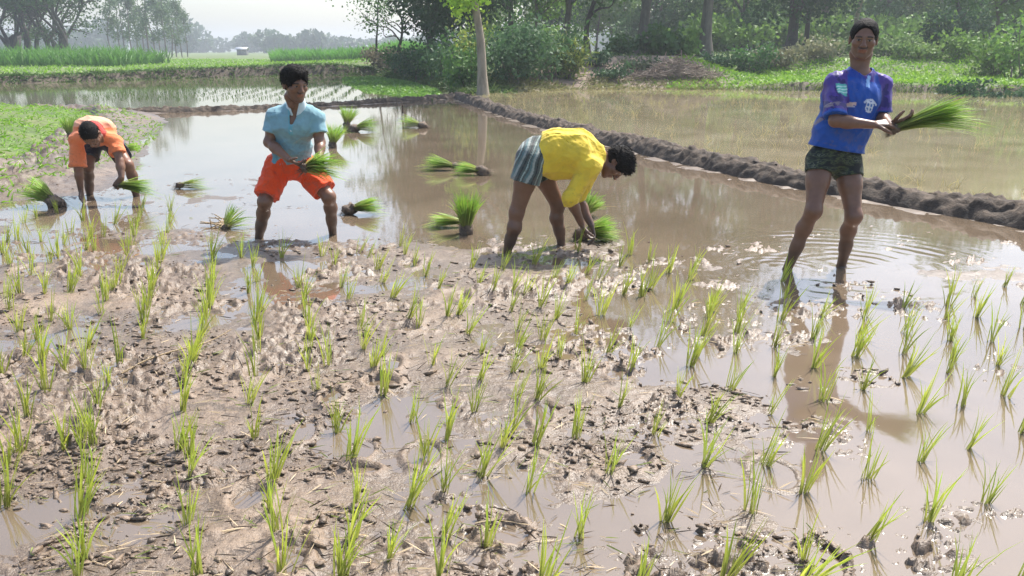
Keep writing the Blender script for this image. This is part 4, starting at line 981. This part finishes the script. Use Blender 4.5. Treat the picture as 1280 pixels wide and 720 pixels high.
def fringe(name, i0, i1, dens, hgt, wid, c0, c1, c2, seed, label, o0=-.1, o1=.8, lean=.5):
    r = np.random.default_rng(seed); out = []
    for i in range(i0, i1):
        a, b = SHORE[i], SHORE[i + 1]; l = np.linalg.norm(b - a); m = int(l * dens); t = r.uniform(0, 1, m)[:, None]; nn = np.array([-(b - a)[1], (b - a)[0]]) / l
        tst = (a + b) / 2 + nn * .3
        if poly_sd(tst[:1], tst[1:], SHORE)[0] < 0: nn = -nn
        out.append(a + (b - a) * t + nn * r.uniform(o0, o1, m)[:, None])
    q = np.concatenate(out); n = len(q); z = np.maximum(ground_h(q[:, 0], q[:, 1]), 0)
    k = np.clip(r.uniform(0, 1, n) * .6 + .5 * (fbm(q[:, 0] * .9, q[:, 1] * .9, 3, seed) + .4), 0, 1)[:, None]
    V, F, c = blades(np.c_[q, z - .02], np.c_[r.normal(0, lean, n), r.normal(-.3, lean, n), np.ones(n)], hgt * r.uniform(.4, 1.3, n) * (1 + .5 * fbm(q[:, 0] * .8, q[:, 1] * .8, 2, seed + 1)), wid * r.uniform(.7, 1.3, n), r.uniform(.2, .9, n), np.array(c0), np.array(c1) * k + np.array(c2) * (1 - k), 3, seed)
    tag(link(name, mesh(name, V, F, c), M_GRASS), label, 'grass', kind='stuff')
fringe('bank_grass', 8, 12, 170, .30, .05, DK, (.11, .16, .04), (.05, .085, .025), 301, 'dark rough grass hanging over the far bank of the pond')
fringe('bank_grass', 12, 15, 200, .34, .05, DK, (.14, .17, .05), (.05, .09, .025), 302, 'rough grass at the water side of the tree bank', -.1, 1.8)
fringe('bank_grass', 15, 17, 260, .28, .045, (.12, .10, .05), (.20, .22, .07), (.10, .12, .04), 303, 'dry and green grass along the edge behind the paddy', -.15, 2.6)
# ---------------------------------------------------------------- trees
def tree_meshes(seed, hgt, tr, base_c, rad, nleaf, lsize, c1, c2, fork=0.0, lean=(0, 0), limbs=9, curvy=.25, low=None, flat_=.8, trunk_mat=None, taper=.45):
    r = np.random.default_rng(seed)
    top = np.array([lean[0], lean[1], hgt * .82])
    pts = [np.zeros(3)] + [top * t + np.array([r.normal(0, curvy), r.normal(0, curvy), 0]) * (1 if t < 1 else .5) for t in (.2, .4, .6, .8, 1)]
    path = curve_pts(pts, 22); path[0, 2] = -.4
    rr = tr * (1 - (1 - taper * .35) * np.linspace(0, 1, 22) ** .8); rr[0] *= 1.7; rr[1] *= 1.2
    T = [tube(path, rr, 10, .06, seed)]; tips = []
    for i in range(limbs):
        t = r.uniform(max(.12, base_c / hgt * .75), .97) if not (fork and i < 2) else fork
        k = int(t * 21); a = r.uniform(0, 6.28) if not (fork and i < 2) else (0.2 + i * math.pi)
        L = rad * r.uniform(.6, 1.1); st = path[k]; up = r.uniform(.25, .9) if not (fork and i < 2) else 1.3
        d = np.array([math.cos(a), math.sin(a), up])
        p = curve_pts([st, st + d * L * .35 + np.array([0, 0, .1 * L]), st + d * L * .7 + r.normal(0, .12, 3) * L, st + d * L + np.array([0, 0, .15 * L]) + r.normal(0, .1, 3) * L], 9)
        T.append(tube(p, np.linspace(rr[k] * .6, .02, 9), 7, .05, seed + i)); tips += [p[-1], p[6], p[4]]
        for j in range(2):
            s2 = p[r.integers(3, 7)]; d2 = nrm(d + r.normal(0, .7, 3)); p2 = curve_pts([s2, s2 + d2 * L * .25, s2 + d2 * L * .5 + r.normal(0, .06, 3) * L], 6)
            T.append(tube(p2, np.linspace(rr[k] * .25, .012, 6), 5)); tips.append(p2[-1])
    V, F, _ = join(T); mt = mesh('trunk', V, F); mt.materials.append(trunk_mat)
    ncl = max(14, int(nleaf / 75)); cen = []
    for i in range(ncl):
        if r.uniform() < .55: c = tips[r.integers(len(tips))] + r.normal(0, .22, 3) * rad * .6
        else:
            v = nrm(r.normal(0, 1, 3)) * r.uniform(.35, 1) ** .5; c = np.array([lean[0] * .8, lean[1] * .8, (hgt + base_c) / 2]) + v * np.array([rad, rad, (hgt - base_c) / 2 * 1.0])
        if c[2] > base_c * .75: cen.append(c)
    cen = np.array(cen); w = r.integers(0, len(cen), nleaf)
    sc = r.uniform(.16, .34, len(cen))[w][:, None] * rad
    pos = cen[w] + r.normal(0, 1, (nleaf, 3)) * sc * np.array([1, 1, flat_ * .7])
    kk = np.clip(r.uniform(0, 1, len(cen))[w] * .6 + r.uniform(0, .4, nleaf), 0, 1)[:, None]
    col = np.array(c1) * kk + np.array(c2) * (1 - kk)
    V, F, c = leaves(pos, lsize, col, seed + 5); mc = mesh('crown', V, F, c, False); mc.materials.append(M_LEAF)
    return mt, mc
GT = 'trees on the bank behind the paddy'
def place(ms, loc, label, cat='tree', group=GT, rz=0, s=1., names=('trunk', 'crown'), name='tree'):
    e = empty(name, tuple(loc), rz); e.scale = (s, s, s)
    for nm, m in zip(names, ms):
        if m is not None: link(nm, m, None, e)
    return tag(e, label, cat, group)
def at(u, Y, dz=0.): x = (u - 640) / 1000 * (Y / CP * .9999) * 1.0; x = P(u, 64, Y)[0]; return (x, Y, float(ground_h(np.array([x]), np.array([Y]))[0]) + dz)
LD = (.035, .085, .022); LM = (.075, .15, .03); LL = (.14, .23, .04); LY = (.24, .26, .05)
tA = tree_meshes(1, 13, .34, 5.5, 3.4, 5200, .26, LM, LD, fork=.24, lean=(.8, .3), trunk_mat=M_BARK_MID, limbs=12, curvy=.09)
tB = tree_meshes(2, 14, .36, 5.0, 3.8, 6000, .26, LM, LD, lean=(-.3, .2), trunk_mat=M_BARK_MID, limbs=12, curvy=.08)
tC = tree_meshes(3, 12, .42, 1.7, 4.0, 8500, .28, LD, (.025, .06, .02), lean=(.3, .2), trunk_mat=M_BARK_DARK, limbs=14)
tD = tree_meshes(4, 11, .20, 2.2, 3.0, 6000, .24, LM, LD, lean=(.5, .2), trunk_mat=M_BARK_DARK, limbs=12)
tE = tree_meshes(5, 12, .15, 2.4, 2.8, 5600, .26, LL, LM, lean=(-.4, .2), trunk_mat=M_BARK_MID, limbs=10)
tP = tree_meshes(6, 12.5, .185, 6.0, 2.6, 3200, .24, LL, LM, lean=(-.6, .3), trunk_mat=M_BARK_PALE, limbs=9, curvy=.05)
tW = tree_meshes(7, 10, .22, 4.2, 3.6, 1500, .2, LM, LD, lean=(.6, 0), trunk_mat=M_BARK_DARK, limbs=16, curvy=.45)
place(tP, at(603, 28.4), 'tree with smooth pale bare trunk standing at the corner of the bunds', group=None)
pale = bpy.context.scene.objects['tree']; r = np.random.default_rng(12); lp = r.normal(0, 1, (420, 3)) * np.array([.34, .3, .22]) + np.array([-.62, -.1, 3.35])
mf = mesh('foliage', *leaves(lp, .15, np.array((.30, .48, .05)) * r.uniform(.7, 1.1, (420, 1)), 3), False); link('foliage', mf, M_LEAF, pale)
V, F, _ = join([tube(curve_pts([(-.1, .03, 4.1), (-.4, -.05, 3.75), (-.75, -.12, 3.3)], 7), np.linspace(.03, .01, 7), 5)]); link('branch', mesh('branch', V, F), M_BARK_PALE, pale)
place(tC, at(548, 47), 'dense tree with hanging dark foliage above the pond-side bushes', rz=3.6, s=.62)
# the bright spray low on the pale trunk
place(tA, at(801, 46), 'tree with forked dark trunk between leafy plants on the bank')
place(tB, at(881, 45), 'tree with the thickest grey trunk, right of the brush heap', rz=1.3)
place(tB, at(708, 50), 'dark straight trunk tree behind the big shrubs, left of its pair', rz=2.6, s=.72)
place(tD, at(734, 51), 'tree with yellowing leaves, right of the straight dark pair', rz=.4, s=1.0)
place(tC, at(988, 56), 'broad dark tree with thick low trunk left of the blue-shirted man', rz=2)
place(tD, at(1006, 58), 'slim dark tree close beside the broad dark tree', rz=4)
place(tP, at(1067, 60), 'tall pale tree trunk right behind the blue-shirted man\'s head', rz=2, s=1.1)
place(tW, at(636, 52), 'bare twisting dark tree seen against the sky right of the pale trunk', s=1.05)
place(tC, at(577, 42), 'dense dark tree behind the pale trunk', rz=.8, s=.8)
place(tD, at(536, 50), 'leaning dark tree over the pond-side shrubs', rz=2.4, s=.8)
place(tW, at(498, 53), 'thin crooked tree above the dry pond-side shrub', rz=1.1, s=.62)
tT = tree_meshes(8, 7.5, .10, 3.6, 1.5, 420, .16, LM, LD, lean=(.6, 0), trunk_mat=M_BARK_DARK, limbs=8, curvy=.06)
place(tT, at(471, 60), 'thin leaning pole-like tree alone at the end of the bank')
place(tE, at(1235, 52), 'pale slender tree at the right edge with drooping foliage', rz=1.0)
place(tD, at(1200, 48), 'low spreading leafy tree near the right edge', rz=2.2, s=.8)
place(tE, at(665, 58), 'light leafy tree behind the bare twisting tree', rz=3)
BW = 'hazy trees filling the back of the wood'
bk = [(745, 92), (762, 98), (778, 90), (792, 104), (815, 84), (846, 78), (858, 100), (905, 82), (925, 70), (945, 88), (965, 98), (1025, 76), (1045, 92), (1085, 84), (1105, 72), (1128, 90), (1150, 76), (1170, 96), (1192, 82), (1215, 70), (1245, 88), (1268, 66), (1290, 78), (1330, 70), (1380, 80), (690, 86), (718, 102), (612, 80), (585, 74), (556, 78)]
kinds = [tD, tE, tB, tC, tA]; desc = ['dark leafy', 'light leafy', 'tall straight', 'broad dark', 'fork-trunked']
near = ['behind the yellowing tree', 'behind the forked trunk', 'behind the thick grey trunk', 'behind the broad dark tree', 'behind the blue-shirted man', 'near the right edge', 'behind the pale trunk']
def zone(u): return near[6] if u < 700 else near[0] if u < 770 else near[1] if u < 850 else near[2] if u < 940 else near[3] if u < 1040 else near[4] if u < 1180 else near[5]
cnt = {}
zn = {}
for i, (u, Y) in enumerate(sorted(bk)):
    zn.setdefault(zone(u), []).append((u, Y))
for z, l in zn.items():
    for i, (u, Y) in enumerate(l):
        kx = (int(u) * 7 + i) % 5
        place(kinds[kx], at(u, Y), '%s back-wood tree %s, %s from left there' % (desc[kx], z, ORD[i]), group=BW, rz=u * 1.7, s=.8 + .25 * ((u * 13) % 10) / 10)
# thickets closing the back of the wood
def thicket(seed, w, h, n, c1, c2):
    r = np.random.default_rng(seed); T = []; tips = []
    for i in range(16):
        d = np.array([r.normal(0, w * .28), r.normal(0, w * .22), h * r.uniform(.35, .95)])
        p = curve_pts([(d[0] * .4, d[1] * .4, -.2), d * np.array([.7, .7, .5]) + r.normal(0, .15, 3), d], 7); T.append(tube(p, np.linspace(.07, .02, 7), 5)); tips += [p[-1], p[5], p[4], p[3]]
    V, F, _ = join(T); mt = mesh('stems', V, F); mt.materials.append(M_BARK_DARK)
    tips = np.array(tips); k_ = r.integers(0, len(tips), n); pos = tips[k_] + r.normal(0, 1, (n, 3)) * np.array([w * .10, w * .10, h * .09]); pos[:, 2] = np.abs(pos[:, 2])
    k = np.clip(r.uniform(0, 1, len(tips))[k_] * .65 + r.uniform(0, .35, n), 0, 1)[:, None]
    V, F, c = leaves(pos, .36, np.array(c1) * k + np.array(c2) * (1 - k), seed, .4, .4); mc = mesh('foliage', V, F, c, False); mc.materials.append(M_LEAF); return mt, mc
TH = [thicket(501, 7, 5.5, 3600, LM, LD), thicket(502, 8, 4.5, 3600, (.09, .17, .06), LD), thicket(503, 6, 6.5, 3800, LL, LM), thicket(504, 7, 3.2, 2600, LL, LM)]
for i, (u, Y, kx, sc) in enumerate(sorted([(815, 78, 1, 1), (850, 92, 0, 1), (895, 66, 3, 1), (915, 80, 2, 1), (948, 70, 1, .9), (985, 88, 0, 1.1), (1022, 66, 3, 1), (1040, 82, 2, 1), (1078, 94, 0, 1.2), (1098, 70, 1, .9), (1125, 80, 0, 1.1), (1150, 64, 3, 1), (1165, 90, 2, 1.1), (1188, 72, 1, 1), (1212, 84, 0, 1.2), (1240, 66, 1, 1), (1262, 78, 2, 1), (1295, 62, 0, 1), (1325, 72, 1, 1), (645, 70, 1, .6), (680, 74, 3, .8)])):
    place(TH[kx], at(u, Y), '%s misty thicket from the left under the back-wood trees' % ORD[i], cat='thicket', group='thickets at the back of the wood', rz=i * 1.9, s=sc, names=('stems', 'foliage'), name='thicket')
# spreading trees far left, and the slender grove beside them
def spread_meshes(seed):
    r = np.random.default_rng(seed); T = []; tips = []
    for i in range(int(r.integers(3, 5))):
        a = r.uniform(-.9, .9) + (math.pi if r.uniform() < .4 else 0); sp = r.uniform(2.2, 5.5)
        e = np.array([math.cos(a) * sp, math.sin(a) * sp * .8, r.uniform(6.6, 9.2)])
        p = curve_pts([(r.normal(0, .25), r.normal(0, .25), -.3), e * np.array([.12, .12, .3]) + r.normal(0, .2, 3), e * np.array([.42, .42, .52]) + r.normal(0, .3, 3), e * np.array([.75, .75, .8]) + r.normal(0, .3, 3), e], 16)
        T.append(tube(p, np.linspace(.26, .06, 16), 8, .05, seed + i)); tips += [p[-1], p[13]]
        for j in range(4):
            s2 = p[r.integers(7, 14)]; d2 = nrm(np.array([math.cos(a), math.sin(a), .8]) + r.normal(0, .7, 3)); p2 = curve_pts([s2, s2 + d2 * 1.1, s2 + d2 * 2.2 + r.normal(0, .3, 3)], 7)
            T.append(tube(p2, np.linspace(.10, .03, 7), 6)); tips.append(p2[-1])
    V, F, _ = join(T); mt = mesh('trunk', V, F); mt.materials.append(M_BARK_DARK)
    tips = np.array(tips); w = r.integers(0, len(tips), 3800)
    pos = tips[w] + r.normal(0, 1, (3800, 3)) * np.array([1.0, 1.0, .5]) + np.array([0, 0, .9])
    k = r.uniform(0, 1, 3800)[:, None]; V, F, c = leaves(pos, .27, np.array((.07, .13, .04)) * k + np.array((.03, .06, .025)) * (1 - k), seed); mc = mesh('crown', V, F, c, False); mc.materials.append(M_LEAF)
    return mt, mc
SPR = [spread_meshes(300 + i) for i in range(4)]
for i, (u, Y) in enumerate([(-60, 96), (-8, 92), (14, 98), (33, 94), (46, 104), (58, 96), (74, 100), (88, 94), (-30, 108), (25, 110)]):
    place(SPR[i % 4], at(u, Y), 'dark spreading tree with curved limbs behind the tall grass, %s from the left' % ORD[[0, 2, 3, 5, 6, 7, 8, 9, 1, 4][i]], group='spreading trees beyond the tall grass', rz=i * .6, s=.9 + .04 * (i % 4))
def slender(seed):
    r = np.random.default_rng(seed); h = r.uniform(11, 14)
    p = curve_pts([(0, 0, -.3), (r.normal(0, .2), 0, h * .35), (r.normal(0, .4), 0, h * .7), (r.normal(0, .5), 0, h * .97)], 14)
    T = [tube(p, np.linspace(.14, .03, 14), 7)]; tips = []
    for j in range(16):
        s2 = p[r.integers(3, 14)]; a = r.uniform(0, 6.28); d2 = np.array([math.cos(a), math.sin(a), 1.1]); l = r.uniform(.5, 1.3); e = s2 + d2 * l
        T.append(tube(curve_pts([s2, s2 + d2 * l * .5, e], 5), np.linspace(.04, .015, 5), 5)); tips.append(e)
    V, F, _ = join(T); mt = mesh('trunk', V, F); mt.materials.append(M_BARK_MID)
    tips = np.array(tips); w = r.integers(0, len(tips), 1300); pos = tips[w] + r.normal(0, .42, (1300, 3)) * np.array([1, 1, 1.2]); k = r.uniform(0, 1, 1300)[:, None]
    V, F, c = leaves(pos, .3, np.array((.10, .16, .06)) * k + np.array((.05, .09, .04)) * (1 - k), seed); mc = mesh('crown', V, F, c, False); mc.materials.append(M_LEAF); return mt, mc
SLN = [slender(400 + i) for i in range(5)]
for i, u in enumerate([140, 150, 156, 165, 172, 180, 186, 194, 200, 207, 214, 220, 227, 234]):
    place(SLN[i % 5], at(u, 142 + 9 * ((i * 7) % 3)), 'tall slender tree in the hazy grove beside the sky, %s from the left' % ORD[i], group='slender trees in the hazy grove', rz=i, s=(1.0, .95, 1.08, .9)[i % 4] * (1 if u < 222 else .72))

# far tree line: one mass
r = np.random.default_rng(5); parts_ = []
for i in range(150):
    Y = r.uniform(330, 470); u = r.uniform(-320, 1500); c = np.array([P(u, 64, Y)[0], Y, .5]); hh = r.uniform(6, 11) * (1.35 if r.uniform() < .15 else 1); n = 230
    v = nrm(r.normal(0, 1, (n, 3))) * (r.uniform(.2, 1, n) ** .4)[:, None] * np.array([r.uniform(4, 10), 4, hh / 2]) + c + np.array([0, 0, hh / 2])
    parts_.append(leaves(v, 2.0, np.array((.05, .09, .035)) * r.uniform(.7, 1.3), 900 + i, .5, .6))
tag(link('far_treeline', mesh('far_treeline', *join(parts_), False), M_LEAF), 'pale blue hazy line of trees along the horizon', 'tree line', kind='stuff')

# hut and chimney far off
def box(lo, hi):
    V = np.array([(x, y, z) for x in (lo[0], hi[0]) for y in (lo[1], hi[1]) for z in (lo[2], hi[2])], float)
    return V, np.array([(0, 1, 3, 2), (4, 6, 7, 5), (0, 4, 5, 1), (2, 3, 7, 6), (0, 2, 6, 4), (1, 5, 7, 3)]), np.ones((8, 3))
M_WALL = soil_mat('mud_wall', [(.3, (.2, .19, .18)), (.7, (.3, .28, .26))], 2); M_TIN = soil_mat('tin_roof', [(.3, (.35, .37, .4)), (.7, (.5, .52, .55))], 2, .5)
e = empty('hut', at(303, 210)); 
link('wall', mesh('wall', *join([box((-1.1, -1, -.2), (1.1, 1, 1.4))])[:2], smooth=False), M_WALL, e)
V = np.array([(-1.5, -1.4, 1.35), (1.5, -1.4, 1.35), (1.5, 1.4, 1.35), (-1.5, 1.4, 1.35), (-1.5, 0, 1.9), (1.5, 0, 1.9)]); 
link('roof', mesh('roof', np.concatenate([V, V + np.array([0, 0, .06])]), np.array([(0, 1, 5, 4), (2, 3, 4, 5), (6, 10, 11, 7), (8, 11, 10, 9), (0, 6, 7, 1), (2, 8, 9, 3), (0, 4, 10, 6), (3, 9, 10, 4), (1, 7, 11, 5), (2, 5, 11, 8)]), smooth=False), M_TIN, e)
tag(e, 'tiny grey hut standing alone in the far field before the hazy trees', 'hut')

# ---------------------------------------------------------------- shrubs
def shrub(u, Y, w, h, n, c1, c2, label, seed, ls=.17, cat='shrub', asp=.3, dz=-.1, name='shrub', up=.3):
    r = np.random.default_rng(seed); e = empty(name, at(u, Y, dz)); T = []; tips = []
    for i in range(10):
        a = r.uniform(0, 6.28); d = np.array([math.cos(a) * w * .42, math.sin(a) * w * .42, h * r.uniform(.55, .98)]) * r.uniform(.7, 1.1)
        p = curve_pts([(r.normal(0, w * .1), r.normal(0, w * .1), -.1), d * .5 + r.normal(0, .08, 3), d + r.normal(0, .1, 3)], 7); T.append(tube(p, np.linspace(.03, .008, 7), 5)); tips += [p[-1], p[4], p[3], p[5]]
    V, F, _ = join(T); link('stems', mesh('stems', V, F), M_BARK_MID, e)
    tips = np.array(tips); k_ = r.integers(0, len(tips), n); pos = tips[k_] + r.normal(0, 1, (n, 3)) * np.array([w * .13, w * .13, h * .12])
    pos[:, 2] = np.abs(pos[:, 2]) ; cl = r.uniform(0, 1, len(tips))[k_]; k = np.clip(cl * .6 + r.uniform(0, .4, n), 0, 1)[:, None]
    V, F, c = leaves(pos, ls, np.array(c1) * k + np.array(c2) * (1 - k), seed, up, asp); link('foliage', mesh('foliage', V, F, c, False), M_LEAF, e)
    return tag(e, label, cat, 'shrubs along the bank')
BLU = (.07, .13, .06); DG = (.03, .075, .025)
shrub(483, 55, 2.6, 1.3, 900, (.15, .13, .09), (.09, .09, .05), 'dry brown shrub at the tip of the bank', 1, .2)
shrub(497, 50, 2.6, 1.7, 1100, (.24, .20, .13), (.13, .12, .07), 'straw-coloured shrub beside the thin crooked tree', 2, .2)
shrub(512, 46, 2.6, 1.7, 1400, LM, DG, 'green bush hanging over the pond, left in the pond-side row', 3)
shrub(529, 42, 2.6, 1.9, 1500, BLU, DG, 'bluish green bush in the middle of the pond-side row', 4)
shrub(546, 38.5, 2.5, 2.0, 1500, LM, DG, 'taller green bush beside the dense dark tree', 5)
shrub(563, 35, 2.3, 2.0, 1500, BLU, DG, 'dark bush at the water end of the pond-side row', 6)
shrub(583, 31.5, 1.9, 1.9, 1300, LM, DG, 'leafy bush touching the left of the pale trunk', 7)
shrub(592, 33.5, 1.6, 2.6, 900, LY, LM, 'yellowish bush rising behind the pale trunk', 8)
shrub(633, 31.8, 2.6, 2.1, 1900, BLU, DG, 'big dark shrub right of the pale trunk', 9, .19)
shrub(664, 33.5, 2.8, 2.5, 2100, (.09, .16, .06), DG, 'largest blue-green shrub with long narrow leaves', 10, .24, asp=.18)
shrub(695, 35.5, 2.4, 2.4, 1500, LM, DG, 'tall green shrub under the straight dark trunks', 11, .22, asp=.22)
shrub(712, 35, 1.6, 1.6, 900, LY, LM, 'yellow-green plant with arching leaves before the dark trunks', 12, .28, asp=.14)
shrub(742, 37.5, 1.6, .7, 500, BLU, DG, 'low dark plant on the bare bank below the yellowing tree', 13)
shrub(768, 35.2, 1.5, .6, 500, BLU, DG, 'small bluish bush at the edge of the olive water', 14)
shrub(800, 36.5, 1.6, .6, 450, (.13, .14, .08), DG, 'grey-green bush left of the brush heap', 15)
shrub(822, 43, 2.2, 1.3, 900, LM, DG, 'broad-leaved plants beside the forked trunk', 16, .3, asp=.4)
shrub(850, 44, 1.8, 1.2, 800, LL, LM, 'bright broad-leaved plants between the two big trunks', 17, .3, asp=.4)
shrub(774, 43, 1.8, .9, 700, LM, DG, 'low green plants left of the forked trunk', 18, .22)
shrub(943, 40, 1.9, 1.35, 1300, (.07, .16, .035), (.02, .06, .02), 'round dark green bush standing above the bright crop', 19)
shrub(905, 41, 2.0, .9, 900, BLU, DG, 'low bush under the thickest trunk', 20)
shrub(975, 41, 2.4, 1.0, 900, (.17, .16, .09), (.08, .10, .04), 'brownish scrub right of the round dark bush', 21, .2)
shrub(1012, 42, 2.6, 1.1, 1000, (.20, .19, .11), (.10, .12, .05), 'dry scrub left of the blue-shirted man', 22, .2)
shrub(1045, 43, 2.2, 1.0, 900, (.15, .18, .08), LM, 'pale scrub close behind the blue-shirted man\'s shoulder', 23, .2)
shrub(1112, 42, 2.6, 1.1, 1000, (.16, .22, .09), LM, 'pale green scrub right of the blue-shirted man', 24, .2)
shrub(1150, 41, 2.6, 1.0, 1000, (.18, .24, .08), LM, 'light scrub before the misty wood', 25, .2)
shrub(1185, 44, 2.6, 2.2, 1500, BLU, DG, 'tall dark bush in the misty wood', 26, .22)
shrub(1215, 40, 2.4, 1.2, 1000, LL, LM, 'bright bush behind the dark tuft', 27, .2)
shrub(1248, 36, 2.4, 1.7, 1300, LL, LM, 'bright green bush second from the right edge', 28, .2)
shrub(1280, 34, 2.4, 2.3, 1500, LL, (.06, .14, .03), 'tall green bush at the right edge', 29, .2)
shrub(1211, 28.7, 1.3, .8, 900, DG, (.015, .04, .015), 'dark tuft at the far edge of the right-hand paddy', 30, .16)
shrub(1248, 27.6, 2.2, .55, 1300, (.05, .10, .04), (.015, .04, .018), 'dark clump hanging into the paddy at the right', 31, .18)
# brush heap on the bank
tw = []; r = np.random.default_rng(44)
for i in range(560):
    a = r.uniform(0, 6.28); p = np.array([np.clip(r.normal(0, .95), -1.8, 1.8), np.clip(r.normal(0, .45), -.8, .8), 0]); p[2] = .75 * math.exp(-(p[0] / 1.2) ** 2 - (p[1] / .7) ** 2) * r.uniform(.1, 1); d = nrm(r.normal(0, 1, 3) * np.array([1, .7, .45])); l = r.uniform(.15, .5)
    tw.append(tube(np.linspace(p - d * l, p + d * l, 4) + r.normal(0, .03, (4, 3)), np.linspace(.018, .007, 4), 4))
V, F, _ = join(tw)
M_TWIG = soil_mat('dry_twigs', [(.3, (.2, .15, .115)), (.7, (.46, .37, .29))], 3, .9)
tag(link('brush_heap', mesh('brush_heap', V, F), M_TWIG, loc=at(848, 35.2)), 'heap of dry brown branches on the bank below the thick trunk', 'brush heap')

# ---------------------------------------------------------------- haze, light, camera
hm = bpy.data.materials.new('haze'); hm.use_nodes = True; N = hm.node_tree.nodes; N.clear()
vo = N.new('ShaderNodeVolumePrincipled'); vo.inputs['Color'].default_value = (.80, .87, .93, 1); vo.inputs['Density'].default_value = .0012; vo.inputs['Anisotropy'].default_value = .35
mo = N.new('ShaderNodeOutputMaterial'); hm.node_tree.links.new(vo.outputs[0], mo.inputs['Volume'])
tag(link('haze', mesh('haze', *box((-950, -70, -1.6), (950, 1150, 24))[:2], smooth=False), hm), kind='stuff')

EL, AZ = math.radians(56), math.radians(38)
w = bpy.data.worlds.new('World'); C.world = w; w.use_nodes = True; N = w.node_tree.nodes
sk = N.new('ShaderNodeTexSky'); sk.sky_type = 'NISHITA'; sk.sun_disc = False; sk.sun_elevation = EL; sk.sun_rotation = AZ
sk.air_density = 1.0; sk.dust_density = 3.0; sk.ozone_density = 1.0; sk.altitude = 0
w.node_tree.links.new(sk.outputs[0], N['Background'].inputs[0]); N['Background'].inputs[1].default_value = .15
sl = bpy.data.lights.new('sun', 'SUN'); sl.energy = 4.2; sl.angle = math.radians(.53); sl.color = (1, .96, .90)
so = bpy.data.objects.new('sun', sl); COL.objects.link(so)
so.rotation_euler = Vector((math.sin(AZ) * math.cos(EL), math.cos(AZ) * math.cos(EL), math.sin(EL))).to_track_quat('Z', 'Y').to_euler()
cam = bpy.data.cameras.new('camera'); cam.sensor_width = 36; cam.lens = 36 * 1000 / 1280; cam.clip_end = 3000; cam.clip_start = .05
co = bpy.data.objects.new('camera', cam); COL.objects.link(co); co.location = (0, 0, H); co.rotation_euler = (math.pi / 2 - PITCH, 0, 0); C.camera = co
C.view_settings.view_transform = 'Standard'; C.view_settings.look = 'None'; C.view_settings.gamma = 1; C.view_settings.exposure = .93
C.cycles.use_denoising = True; C.cycles.max_bounces = 6; C.cycles.transparent_max_bounces = 6; C.cycles.volume_bounces = 0
C.cycles.sample_clamp_indirect = 6
